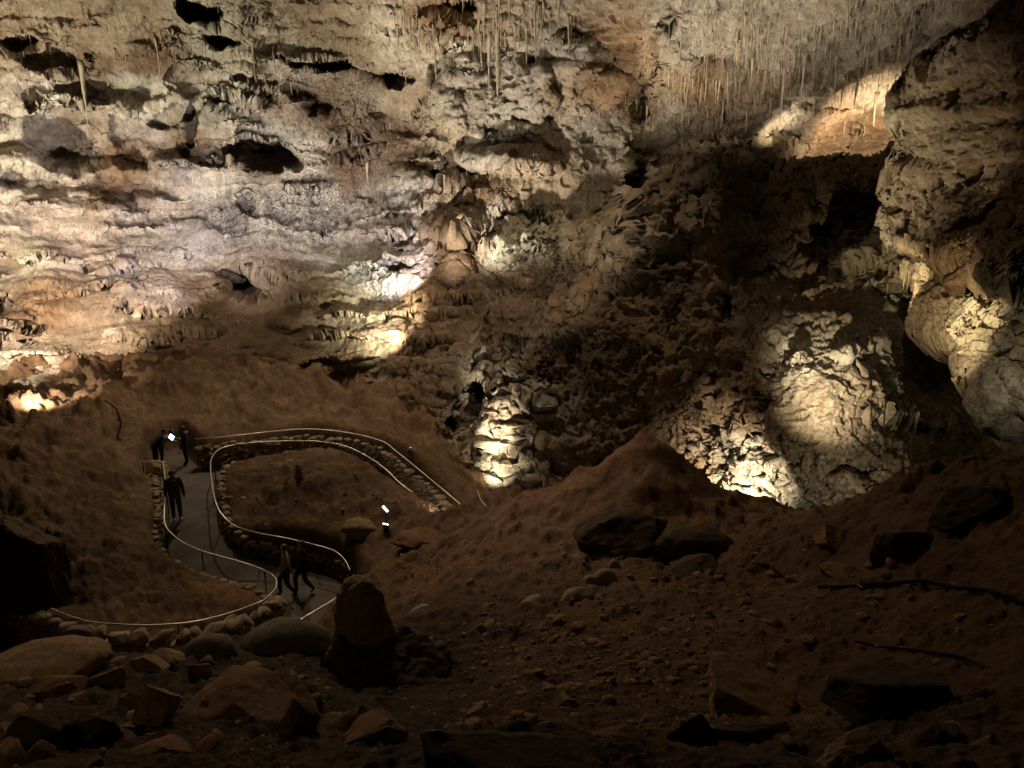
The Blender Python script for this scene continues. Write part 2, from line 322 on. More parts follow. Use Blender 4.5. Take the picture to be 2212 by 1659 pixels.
BUT = [(1960, 300, 20), (1990, 150, 19), (2100, 50, 15), (2200, 300, 13), (2212, 0, 12), (2212, 550, 12.5), (2050, 520, 16.5), (1880, 560, 20.5), (1950, 620, 19), (2010, 720, 17), (2212, 840, 13), (2130, 700, 14), (2500, 400, 12), (2500, 800, 12), (2400, -100, 11.5), (2900, 0, 13), (2900, 500, 14), (2900, 1000, 14), (2500, -600, 12), (2900, -620, 14), (1800, 560, 22), (1960, 400, 19.5)]
P_MID = [(1340, 336), (1375, 345), (1420, 352), (1460, 345), (1500, 350), (1560, 356), (1610, 352), (1640, 378), (1690, 384), (1740, 374), (1800, 366), (1850, 360), (1905, 345), (1965, 322), (2300, 330), (3000, 330), (3000, 1500), (980, 1500), (1000, 1150), (1060, 1000), (1080, 850), (1180, 700), (1250, 560), (1330, 440)]
P_BUT = [(3000, -640), (2330, -320), (2212, -20), (2165, 22), (2120, 52), (2085, 72), (2045, 105), (2010, 140), (1985, 165), (1950, 195), (1942, 210), (1955, 240), (1970, 280), (1972, 320), (1965, 350), (1945, 400), (1905, 450), (1888, 500), (1862, 532), (1805, 562), (1783, 590),
         (1800, 606), (1835, 612), (1862, 596), (1882, 598), (1905, 618), (1932, 645), (1950, 628), (1975, 634), (1992, 648), (2000, 700), (2030, 735), (2080, 750), (2108, 800), (2150, 825), (2180, 860), (2240, 880), (3000, 1000)]
def rb(L): a = np.array(L, float); return RBF(a[:, :2], a[:, 2], .002)
U, Vv = np.meshgrid(US, VS)
pn = np.stack([U / 60, Vv / 60, U * 0], -1); ju = U + 11 * fbm(pn, 5, 51, .6); jv = Vv + 10 * fbm(pn, 5, 57, .6)
BW = rb(BASE)(U, Vv); MW = rb(MID)(U, Vv); XW = rb(BUT)(U, Vv)
sm = sdpoly(ju, jv, P_MID); sb = sdpoly(ju, jv, P_BUT)
kv = sstep(0, 60, 420 - Vv)                     # the middle wall stands out sharply only along its upper rim
wm = np.where((U > 1345) & (Vv < 700), 1 - sstep(-4, 5, sm), 1 - sstep(-90, 60, sm))
wb = 1 - sstep(-4, 4, sb)
T = BW + (MW + 2.2 * sstep(-45, 0, sm) ** 3 * (Vv < 420) - BW) * wm
T = T + (XW + 2.6 * sstep(-40, 0, sb) ** 3 - T) * wb
T = np.maximum(T, 10.5)
FARL = (1 - wb) * (1 - wm)                       # ceiling and left wall

# hollows (negative depth = carved) and bosses, one row each: u, v, ru, rv, angle, metres, edge softness
FEAT = [(565, 334, 84, 27, 4, -3.6, .18), (415, 262, 18, 45, 4, -1.4, .2), (440, 328, 58, 28, 12, -1.4, .25), (365, 250, 46, 26, -15, -1.2, .25), (735, 148, 100, 13, 4, -2.8, .2), (835, 163, 55, 26, 8, -3.2, .2), (492, 86, 42, 22, 8, -2.8, .2), (655, 205, 40, 14, 20, -1.6, .4), (700, 235, 46, 18, 0, -1.8, .4), (550, 178, 40, 10, 0, -1.4, .4),
        (445, 20, 62, 34, 4, -3.4, .2), (40, 92, 48, 20, 0, -2, .3), (70, 216, 18, 22, -20, -.9, .25), (545, 625, 60, 30, 5, -3.0, .3), (520, 600, 55, 20, 10, -1.8, .3), (1030, 377, 88, 15, 3, -3.2, .2), (955, 385, 22, 16, 0, -2, .3), (960, 20, 60, 22, 0, -2.2, .3),
        (20, 385, 44, 24, 8, -1.5, .4), (40, 365, 80, 36, 10, 1.2, .6), (170, 330, 75, 40, 8, -1.3, .25), (290, 345, 50, 26, 12, -1.2, .25), (165, 292, 122, 66, 5, -3.0, .1), (322, 300, 92, 48, 18, -2.6, .1), (160, 345, 68, 36, 8, -2.2, .1), (295, 350, 46, 24, 14, -1.8, .1), (60, 385, 70, 34, 10, -2.0, .1), (470, 190, 120, 40, 8, -1.8, .1), (620, 300, 110, 60, 12, -1.6, .1), (250, 195, 130, 34, 0, -1.6, .1), (100, 120, 90, 34, 6, -1.8, .1), (640, 110, 110, 32, 6, -1.6, .1), (270, 405, 110, 22, 4, -1.3, .5), (110, 395, 50, 24, 8, -1.2, .5),
        (235, 457, 46, 20, -3, 1.3, .6), (285, 466, 26, 12, 0, .8, .6), (530, 441, 20, 16, 20, -.8, .4), (490, 480, 110, 16, 5, -.7, .6), (560, 480, 60, 14, 5, .6, .6), (268, 573, 14, 8, 0, .7, .5), (398, 556, 13, 9, 0, .6, .5), (500, 552, 14, 9, 0, .7, .5), (528, 552, 9, 9, 0, .6, .5), (340, 585, 16, 8, 0, -.6, .5), (190, 578, 26, 8, 0, -.6, .5),
        (965, 502, 50, 26, -6, .8, .6), (955, 522, 60, 12, -4, -1.0, .5), (835, 460, 24, 12, 10, .9, .5), (870, 572, 46, 12, 5, -1.2, .4), (810, 575, 26, 16, 0, 1.0, .5), (985, 585, 20, 26, 8, 1.2, .5), (1000, 220, 75, 70, 0, 1.6, .7), (1130, 200, 70, 60, 10, 1.6, .7), (950, 260, 60, 60, 0, .9, .7), (1120, 262, 26, 18, 0, -1.2, .4), (1240, 150, 80, 60, 0, 1.0, .8),
        (1130, 540, 80, 70, -25, 2.2, .7), (1190, 520, 60, 60, -25, 1.0, .7), (1240, 70, 48, 18, 20, -2.2, .3), (1100, 345, 110, 26, 4, 1.4, .7), (1390, 200, 26, 50, 8, -2.0, .3), (1420, 90, 30, 46, 0, -1.6, .4), (1460, 20, 26, 26, 0, -1.6, .4), (1310, 190, 60, 30, 40, 1.2, .5),
        (0, 655, 26, 16, 0, -1.2, .5), (80, 655, 42, 18, 12, 1.0, .6), (80, 672, 44, 9, 8, -.9, .5), (10, 700, 32, 16, 0, 1.0, .6), (150, 865, 36, 18, -6, -1.4, .3), (90, 840, 70, 12, -28, .9, .6), (700, 800, 50, 22, -25, .9, .6), (640, 690, 60, 14, -10, .5, .7),
        (975, 907, 14, 12, 30, -2.2, .25), (1075, 790, 45, 60, 8, 1.0, .7), (1030, 790, 12, 10, 0, -1.3, .3), (1112, 900, 52, 190, 6, 1.5, .6), (1180, 900, 20, 160, 4, -1.4, .4), (1045, 830, 14, 30, 10, -1.4, .4), (1075, 868, 26, 9, -10, -1.4, .35), (1100, 985, 14, 22, 0, -1.2, .4), (1020, 870, 36, 60, 15, -1.3, .5), (1062, 950, 16, 26, 10, -1.2, .3), (1060, 850, 60, 8, 14, -1.2, .5), (1140, 960, 26, 90, 0, -.6, .5),
        (1395, 520, 16, 190, 4, -1.6, .6), (1380, 400, 26, 60, 0, -2.4, .4), (1215, 560, 90, 30, 50, .8, .8), (1300, 560, 60, 70, 0, .8, .8), (1490, 760, 40, 160, 10, 1.0, .8), (1500, 920, 22, 90, -4, 1.4, .7), (1440, 900, 40, 160, 0, .8, .8), (1560, 500, 80, 40, 10, 1.0, .8), (1700, 450, 50, 20, 0, .9, .6), (1750, 520, 60, 40, 0, -1.4, .7),
        (1795, 870, 104, 170, 4, .7, .5), (1664, 880, 24, 110, 4, -2.6, .35), (1560, 905, 40, 30, 0, -1.6, .4), (1700, 1010, 18, 50, 10, -1.4, .4), (1640, 1040, 20, 16, 0, -1.2, .4), (1620, 878, 40, 10, 6, .9, .4), (1590, 1000, 26, 80, -8, -1.2, .4), (1720, 770, 40, 12, -14, .9, .4), (1850, 755, 55, 16, 2, 1.1, .3), (1820, 790, 40, 14, 30, -1.0, .4), (1880, 1060, 80, 18, 22, 1.0, .6), (1840, 1020, 70, 14, 24, -1.4, .6), (1930, 905, 70, 12, 10, 1.4, .5), (1980, 930, 160, 16, 10, -1.6, .6), (2080, 895, 26, 9, 0, 1.2, .4), (2170, 905, 60, 8, 24, 1.4, .4),
        (1640, 250, 60, 40, 0, .9, .6), (1700, 290, 50, 20, 0, -1.6, .5), (1800, 215, 90, 20, 0, -.8, .6), (1850, 300, 16, 60, 12, .9, .6), (1550, 120, 70, 20, 10, -.6, .6)]
D = np.zeros_like(T)
for (cu, cv, ru, rv, an, h, so) in FEAT:
    q = blob(ju, jv, cu, cv, ru, rv, an)
    if so == .1: D += h * .6 * np.sqrt(np.clip(1 - q * q, 0, 1)) * sstep(1.05, .92, q); continue
    if h > 0 and ru < 30: h *= .5
    D += (h * 1.5 if h < -2 else h) * (1 - sstep(1 - so, 1 + so * .6, q)) if h < 0 else h * np.sqrt(np.clip(1 - (q * .9) ** 2, 0, 1))
band = noise(np.stack([ju / 300, jv / 30, U * 0 + 3], -1), 101) + .3 * noise(np.stack([ju / 130, jv / 14, U * 0 + 7], -1), 103)
bandw = (1 - sstep(900, 1350, U)) * FARL * sstep(900, 760, Vv) * (1 - .7 * gauss(U, Vv, 200, 330, 300, 110))
ph = (jv + 34 * noise(np.stack([ju / 210, jv / 90, U * 0 + 1], -1), 131)) / 46; fr = ph - np.floor(ph)
saw = fr ** 1.6 * sstep(1.0, .93, fr) * sstep(-.1, .35, noise(np.stack([ju / 170, np.floor(ph) * .7, U * 0 + 9], -1), 133))
T = T - D * .9 - (.28 * band + .85 * saw) * bandw * (1 - .6 * gauss(U, Vv, 560, 500, 200, 60))
lv = jv - (500 + (ju - 1880) * .33)                # the buttress ledge: rock juts out above the line and is cut back below it
T = T - wb * (1.1 * sstep(8, -4, lv) * np.exp(-np.clip(-lv, 0, 400) / 110) - 1.0 * sstep(-4, 8, lv) * np.exp(-np.clip(lv, 0, 400) / 90)) * (Vv > 380)
P0 = CAM + dirv(U, Vv) * T[..., None]

# world-space relief along the surface normal
def normals(P):
    a = np.gradient(P, axis=1); b = np.gradient(P, axis=0); n = np.cross(b, a); n /= np.linalg.norm(n, axis=-1)[..., None] + 1e-9
    s = np.sign((n * (CAM - P)).sum(-1)); s[s == 0] = 1; return n * s[..., None]
NN = normals(P0)
left = (1 - sstep(700, 1050, U)) * FARL; lowleft = left * sstep(520, 600, Vv)
ceil = FARL * sstep(330, 60, Vv)
strata = gauss(U, Vv, 150, 680, 330, 130) * left + .4 * wb + .12 * gauss(U, Vv, 1800, 1000, 260, 200)
flute = gauss(U, Vv, 600, 470, 320, 80) + gauss(U, Vv, 1130, 530, 110, 90) + .8 * gauss(U, Vv, 1080, 420, 300, 60) + .6 * gauss(U, Vv, 1900, 620, 160, 60) + .5 * gauss(U, Vv, 1500, 700, 120, 300)
rough = .25 + 1.3 * gauss(U, Vv, 1085, 900, 80, 220) + 1.1 * gauss(U, Vv, 1620, 1070, 120, 110) + .5 * gauss(U, Vv, 730, 260, 130, 70) + .5 * wm + .5 * gauss(U, Vv, 1650, 300, 250, 100) + .35 * gauss(U, Vv, 820, 640, 100, 100)
smooth_ = gauss(U, Vv, 200, 330, 330, 130)
H = 1.0 * fbm(P0 * .16, 2, 61) + .30 * fbm(P0 * np.array([.5, .5, .8]), 3, 65) * (1 - .5 * left) * (1 - .3 * smooth_) * (1 - .5 * wb)
H += wb * (.06 * fbm(P0 * np.array([2.4, 2.4, 3.4]), 4, 121) + .13 * noise(P0 * np.array([.35, .35, 3.6]) + .3 * noise(P0, 124)[..., None], 122) + .06 * ridged(P0 * 5, 3, 123))
H += strata * .55 * noise(P0 * np.array([.13, .13, 1.1]) + .2 * noise(P0 * .5, 70)[..., None], 71) + strata * .22 * noise(P0 * np.array([.3, .3, 3.0]), 72)
H += flute * .30 * noise(P0 * np.array([1.6, 1.6, .16]), 73) + flute * .14 * noise(P0 * np.array([4, 4, .3]), 74)
H += rough * (.08 * ridged(P0 * 1.5, 4, 75) + .11 * fbm(P0 * 3.2, 3, 77) + .06 * ridged(P0 * 5.5, 2, 79)) * (1 - .5 * wb)
H += ceil * (.5 - .38 * left) * (.5 * ridged(P0 * np.array([.35, .35, .9]), 3, 81) + .15 * fbm(P0 * 2.0, 2, 84))
vert = wm * (1 - wb) * (Vv > 300) * (1 - gauss(U, Vv, 1800, 900, 160, 220))
H += vert * (.34 * ridged(P0 * np.array([.45, .45, .1]), 3, 111) + .16 * ridged(P0 * np.array([1.9, 1.9, .8]), 4, 113))
H += (.055 - .03 * left) * fbm(P0 * 4.0, 3, 85) * (1 - .5 * smooth_)
pit = noise(P0 * 1.4, 87); H -= .45 * sstep(.33, .5, pit) * (.4 + rough * .6) * (1 - .85 * left)
H -= .28 * sstep(.22, .4, noise(P0 * 3.2, 88)) * np.clip(rough - .4, 0, 1.2) * (1 - wb)
H *= 1 - .25 * left
edge = np.clip(1 - np.abs(sb) / 14, 0, 1) * (Vv > -40)
PS = P0 + NN * (H * (1 - .7 * edge))[..., None]

# rock colour zones: tones of the stone (cream crust, grey, rust stain, brown clay, dark mineral coat); some brown and dark spots paint in shade
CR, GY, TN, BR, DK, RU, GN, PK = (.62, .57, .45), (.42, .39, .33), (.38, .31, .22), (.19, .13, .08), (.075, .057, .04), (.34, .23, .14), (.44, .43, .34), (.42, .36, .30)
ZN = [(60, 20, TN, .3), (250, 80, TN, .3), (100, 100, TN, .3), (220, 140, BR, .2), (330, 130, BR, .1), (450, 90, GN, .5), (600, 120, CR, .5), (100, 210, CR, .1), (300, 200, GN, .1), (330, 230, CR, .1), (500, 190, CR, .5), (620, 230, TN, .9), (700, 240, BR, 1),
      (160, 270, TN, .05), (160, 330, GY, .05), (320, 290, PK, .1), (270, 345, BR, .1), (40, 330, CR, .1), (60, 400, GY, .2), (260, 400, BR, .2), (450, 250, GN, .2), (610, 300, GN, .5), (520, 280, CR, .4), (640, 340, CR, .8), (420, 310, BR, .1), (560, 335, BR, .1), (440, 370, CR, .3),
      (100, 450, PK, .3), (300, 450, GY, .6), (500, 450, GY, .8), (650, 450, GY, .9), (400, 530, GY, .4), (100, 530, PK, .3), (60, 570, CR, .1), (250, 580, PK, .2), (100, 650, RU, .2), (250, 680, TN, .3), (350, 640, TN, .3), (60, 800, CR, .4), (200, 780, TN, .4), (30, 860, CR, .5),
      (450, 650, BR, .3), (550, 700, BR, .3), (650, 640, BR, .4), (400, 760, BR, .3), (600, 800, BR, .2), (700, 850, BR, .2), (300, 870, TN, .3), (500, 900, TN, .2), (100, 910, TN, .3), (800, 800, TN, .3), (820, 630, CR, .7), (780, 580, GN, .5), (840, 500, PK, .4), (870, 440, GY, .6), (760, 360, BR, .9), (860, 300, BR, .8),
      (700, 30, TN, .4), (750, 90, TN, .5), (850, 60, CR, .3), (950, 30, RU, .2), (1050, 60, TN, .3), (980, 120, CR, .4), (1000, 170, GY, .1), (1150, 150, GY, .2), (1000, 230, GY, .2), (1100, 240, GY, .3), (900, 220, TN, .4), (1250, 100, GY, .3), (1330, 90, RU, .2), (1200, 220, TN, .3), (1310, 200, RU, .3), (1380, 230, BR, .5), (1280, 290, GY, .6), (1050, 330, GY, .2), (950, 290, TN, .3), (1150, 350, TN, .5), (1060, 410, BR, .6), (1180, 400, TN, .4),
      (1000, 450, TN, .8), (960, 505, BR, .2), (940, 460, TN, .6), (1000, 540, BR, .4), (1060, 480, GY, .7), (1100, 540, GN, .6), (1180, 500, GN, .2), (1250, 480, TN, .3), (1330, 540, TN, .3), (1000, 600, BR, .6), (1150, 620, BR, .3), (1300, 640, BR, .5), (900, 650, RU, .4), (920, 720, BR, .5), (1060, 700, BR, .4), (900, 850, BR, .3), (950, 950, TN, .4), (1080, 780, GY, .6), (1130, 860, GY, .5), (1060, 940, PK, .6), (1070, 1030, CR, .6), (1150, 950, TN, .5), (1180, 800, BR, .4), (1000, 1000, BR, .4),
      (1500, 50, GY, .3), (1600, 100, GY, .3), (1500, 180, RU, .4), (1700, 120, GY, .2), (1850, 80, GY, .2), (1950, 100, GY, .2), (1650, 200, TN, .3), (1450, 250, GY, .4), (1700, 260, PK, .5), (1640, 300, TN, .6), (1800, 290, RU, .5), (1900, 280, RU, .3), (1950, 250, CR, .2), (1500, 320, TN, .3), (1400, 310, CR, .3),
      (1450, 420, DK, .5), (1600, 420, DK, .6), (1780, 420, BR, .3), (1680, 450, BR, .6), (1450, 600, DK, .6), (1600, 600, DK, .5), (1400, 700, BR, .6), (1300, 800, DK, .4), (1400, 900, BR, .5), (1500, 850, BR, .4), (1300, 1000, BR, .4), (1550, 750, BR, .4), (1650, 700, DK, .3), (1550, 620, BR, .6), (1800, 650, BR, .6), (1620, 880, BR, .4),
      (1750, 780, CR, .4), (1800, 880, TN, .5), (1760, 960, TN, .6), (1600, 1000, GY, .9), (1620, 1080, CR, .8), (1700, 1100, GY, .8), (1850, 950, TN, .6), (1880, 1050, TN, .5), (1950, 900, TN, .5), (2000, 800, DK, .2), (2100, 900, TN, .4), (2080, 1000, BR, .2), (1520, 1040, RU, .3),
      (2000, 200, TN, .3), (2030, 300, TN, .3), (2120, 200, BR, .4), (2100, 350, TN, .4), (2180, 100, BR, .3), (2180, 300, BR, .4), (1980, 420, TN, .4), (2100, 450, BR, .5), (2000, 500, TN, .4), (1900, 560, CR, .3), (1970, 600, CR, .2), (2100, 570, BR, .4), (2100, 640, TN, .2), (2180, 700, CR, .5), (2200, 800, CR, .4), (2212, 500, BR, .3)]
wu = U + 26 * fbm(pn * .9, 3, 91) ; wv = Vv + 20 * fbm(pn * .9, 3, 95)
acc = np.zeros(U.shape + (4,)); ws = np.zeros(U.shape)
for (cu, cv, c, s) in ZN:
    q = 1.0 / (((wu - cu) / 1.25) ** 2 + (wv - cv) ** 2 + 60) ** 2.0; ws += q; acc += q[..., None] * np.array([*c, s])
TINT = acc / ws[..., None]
del acc, ws
def face_tag():
    fu = (U[:-1, :-1] + U[1:, 1:]) / 2; fv = (Vv[:-1, :-1] + Vv[1:, 1:]) / 2; fb = sb[:-1, :-1]; fm = sm[:-1, :-1]
    t = np.zeros(fu.shape, int)                                   # 0 far wall
    t[(fv < 250 + .06 * (fu - 1100) + 0 * fu)] = 1                # ceiling
    t[(fu > 1400) & (fv < 420)] = 1
    t[(fm < 0) & (fu > 1150) & (fv > 300)] = 2                    # dark central wall
    t[(fm < 0) & (fu > 1515) & (fv > 640)] = 3                    # lower lit outcrop
    t[fb < 0] = 4                                                 # near buttress
    t[(t == 1) & (fu > 1400) & (fm < -2)] = 2
    return t
FT = face_tag()
def build_shell():
    nv, nu = U.shape; idx = np.arange(nv * nu).reshape(nv, nu); Pf = PS.reshape(-1, 3); Tf = TINT.reshape(-1, 4)
    Fa = np.stack([idx[:-1, :-1], idx[1:, :-1], idx[1:, 1:], idx[:-1, 1:]], -1)
    info = [('cave_wall', 'long pale banded limestone wall with hollows above the winding path'), ('cave_ceiling', 'high rock ceiling fringed with stalactites'), ('cave_wall', 'dark brown central rock face under the overhanging rim'),
            ('cave_wall', 'rough outcrop lit from below behind the pointed mound'), ('cave_wall', 'big overhanging buttress of layered brown rock with a dripstone fringe')]
    for k, (nm, lb) in enumerate(info):
        f = Fa[FT == k].reshape(-1, 4)
        if not len(f): continue
        used, inv = np.unique(f, return_inverse=True)
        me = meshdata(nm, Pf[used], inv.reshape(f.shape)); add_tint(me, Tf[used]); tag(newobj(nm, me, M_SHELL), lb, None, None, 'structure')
build_shell()
def shell(u, v):
    i = int(np.argmin(np.abs(VS - v))); j = int(np.argmin(np.abs(US - u))); return PS[i, j].copy()
def shelln(u, v):
    i = int(np.argmin(np.abs(VS - v))); j = int(np.argmin(np.abs(US - u))); return NN[i, j].copy()

# ------------------------------------------------------------------ stalactites
def drip_mesh(seed, n=7, segs=7, thick=1.0):
    r = random.Random(seed); path, rr = [], []
    bx, by = r.uniform(-.03, .03), r.uniform(-.03, .03)
    for k in range(segs + 1):
        t = k / segs; path.append((bx * math.sin(t * 3), by * math.sin(t * 2.2), .06 - t * 1.06)); rr.append(max(.004, .055 * thick * (1 - t) ** .7 * (1 + .25 * r.uniform(-1, 1))) * (1.5 if k == 0 else 1))
    b = tube(path, rr, n); me = bpy.data.meshes.new('stalactite'); b.to_mesh(me); b.free(); me.materials.append(M_DRIP)
    me.polygons.foreach_set('use_smooth', np.ones(len(me.polygons), bool)); return me
DRIPS = [drip_mesh(i) for i in range(8)]
def stal(u, v, px, thick=1.0, label=None, group=None, k=0):
    P = shell(u, v); P += shelln(u, v) * .05; t = np.linalg.norm(P - CAM); L = px / F * t
    o = bpy.data.objects.new('stalactite', DRIPS[k % 8]); COL.objects.link(o); o.location = P; o.scale = (L ** .5 * thick, L ** .5 * thick, L)
    o.rotation_euler = (random.uniform(-.03, .03), random.uniform(-.03, .03), random.uniform(0, 6.28)); tag(o, label, 'stalactite', group); return o
BIG = [(180, 150, 82, 1.8, 'stout brown double stalactite hanging above the smooth domes'), (187, 225, 40, .7, 'thin brown drip tapering under the stout stalactite above the domes'), (290, 235, 55, .7, 'slender pale stalactite on the greenish wall panel'), (375, 225, 50, .6, 'thin crooked drip beside the rounded hollow'),
       (410, 255, 55, .8, 'pale drip hanging left of the black cavity'), (538, 95, 60, .8, 'dark thin stalactite standing clear against pale rock'), (336, 90, 70, .7, 'dark slim stalactite over the rusty ceiling band'), (588, 98, 62, .8, 'thin brown stalactite ending above the stepped ledge'),
       (872, 175, 110, 1.1, 'long golden stalactite beside the shadowed hollow'), (765, 265, 46, 1.0, 'white stalactite in front of the dark brown recess'), (803, 340, 62, 1.3, 'brown triple drip hanging over the bright violet patch'), (945, 70, 90, 1.0, 'long slim stalactite under the golden curtain'), (1075, 60, 130, 1.6, 'longest dark stalactite in the middle of the brush of drips'),
       (1062, 80, 110, 1.2, 'dark stalactite just left of the longest one in the brush'), (1092, 90, 90, 1.0, 'dark stalactite just right of the longest one in the brush'), (1345, 315, 45, 1.3, 'white knobbly drip at the lip of the dark face'), (1370, 330, 40, 1.2, 'ribbed drip at the corner of the dark rim'), (1740, 120, 90, 1.0, 'long thin stalactite over the lit alcove'), (1690, 150, 90, 1.0, 'grey stalactite hanging over the brown patch of the alcove'),
       (1978, 700, 50, 1.6, 'short white spindle hanging alone in the black recess'), (1600, 345, 50, 1.6, 'stubby column below the dark rim'), (1475, 365, 46, 1.6, 'pale stub below the dark rim')]
for i, (u, v, px, th, lb) in enumerate(BIG): stal(u, v, px, th, lb, None, i)
FR = [('thin stalactite in the dense grey fringe of the ceiling over the lit alcove', 'stalactites fringing the ceiling over the lit alcove', 120, (1400, 1960), (-10, 290), (16, 56)),
      ('golden stalactite in the brushy curtain at the ceiling top', 'stalactites of the golden ceiling curtain', 70, (860, 1240), (-20, 80), (34, 84)),
      ('hairlike stalactite scattered over the cream ceiling bands', 'stalactites on the cream ceiling bands', 60, (20, 860), (-10, 210), (12, 34)),
      ('short drip under the overhanging buttress ledge', 'drips of the buttress fringe', 34, (1900, 2190), (575, 640), (26, 66))]
for lb, gr, n, ur, vr, pr in FR:
    for i in range(n):
        u, v = random.uniform(*ur), random.uniform(*vr)
        if 'buttress' in lb: v = 560 + (u - 1900) * .22 + random.uniform(-12, 22)
        elif sb[np.argmin(np.abs(VS - v)), np.argmin(np.abs(US - u))] < 6 or (1590 < u < 1970 and v > 215 and i % 6): continue
        stal(u, v, (pr[0] + (pr[1] - pr[0]) * random.random() ** 2.2), random.uniform(.5, 1.3), lb, gr, i)
def drip_stuff():
    bm = bmesh.new(); cnt = 0
    while cnt < 5200:
        u, v = random.uniform(-60, 2180), random.uniform(-200, 470)
        i, j = int(np.argmin(np.abs(VS - v))), int(np.argmin(np.abs(US - u)))
        dens = 1 if (1380 < u < 1980 and v < 260) else (.8 if (880 < u < 1300 and v < 160) else (.22 if v < 240 else .10))
        if (1590 < u < 1970 and v > 205 and random.random() > .12) or (u > 1380 and v > 330): continue
        if sb[i, j] < 5 or (wm[i, j] > .3) or random.random() > dens: continue
        P = PS[i, j] + NN[i, j] * .02; t = np.linalg.norm(P - CAM); L = (5 + 30 * random.random() ** 2.5) * (1.3 if u > 1380 else .8) / F * t; r = .014 + .035 * random.random() ** 2 * L
        q = [bm.verts.new((P[0] + r * math.cos(a), P[1] + r * math.sin(a), P[2] + .05)) for a in (0, 1.57, 3.14, 4.71)]; tip = bm.verts.new((P[0] + random.uniform(-.02, .02), P[1], P[2] - L))
        for k in range(4): bm.faces.new((q[k], q[(k + 1) % 4], tip))
        cnt += 1
    tag(newobj('soda_straw_stalactites', bm, M_DRIP), 'countless fine soda straw drips covering the ceiling', 'stalactites', None, 'stuff')
drip_stuff()

# ------------------------------------------------------------------ rocks
def rock_mesh(seed, sub=4, cuts=9, rough=.05, flat=(1, 1, 1), round_=0):
    r = random.Random(seed); bm = bmesh.new(); bmesh.ops.create_icosphere(bm, subdivisions=sub, radius=1)
    V = np.array([v.co for v in bm.verts]); C = []
    for k in range(cuts):
        n = np.array([r.gauss(0, 1) for _ in range(3)]); n /= np.linalg.norm(n); C.append((n, r.uniform(.45, .78) if not round_ else r.uniform(.8, .95)))
    for n, d in C:
        h = V @ n; over = np.maximum(h - d, 0); V = V - over[:, None] * n * .96
    V *= np.array(flat); q = V + seed * 3.7
    nn = V / (np.linalg.norm(V, axis=1)[:, None] + 1e-9)
    V = V + nn * ((rough * 2 if round_ else rough) * fbm(q * 1.6, 3, seed) + rough * .7 * fbm(q * 5, 3, seed + 9))[:, None]
    for v, c in zip(bm.verts, V): v.co = c
    return bm
def place_rock(name, u, v, wpx, hpx, seed, label, m=M_ROCK, rz=None, tilt=0, sub=4, cuts=9, rough=.05, depth=.8, group=None, sink=.35, cat='rock', round_=0, t=None, kind=None):
    """a rock whose silhouette in the picture is about wpx x hpx, centred at (u, v), resting on the ground"""
    if t is None:
        g, t = ground_hit(u, v + hpx * .35)
    c = at(u, v, t); sx = wpx / 2 / F * t / .8; sz = hpx / 2 / F * t / .8
    bm = rock_mesh(seed, sub, cuts, rough, round_=round_)
    bmesh.ops.scale(bm, vec=(sx, max(sx, sz) * depth * .9, sz), verts=bm.verts)
    bmesh.ops.rotate(bm, matrix=Matrix.Rotation(math.radians(tilt), 3, 'Y'), verts=bm.verts)
    bmesh.ops.rotate(bm, matrix=Matrix.Rotation(rz if rz is not None else 0, 3, 'Z'), verts=bm.verts)
    o = newobj(name, bm, m, smooth=True); o.location = c; tag(o, label, cat, group, kind)
    if not round_: o.data.set_sharp_from_angle(angle=math.radians(24))
    return o
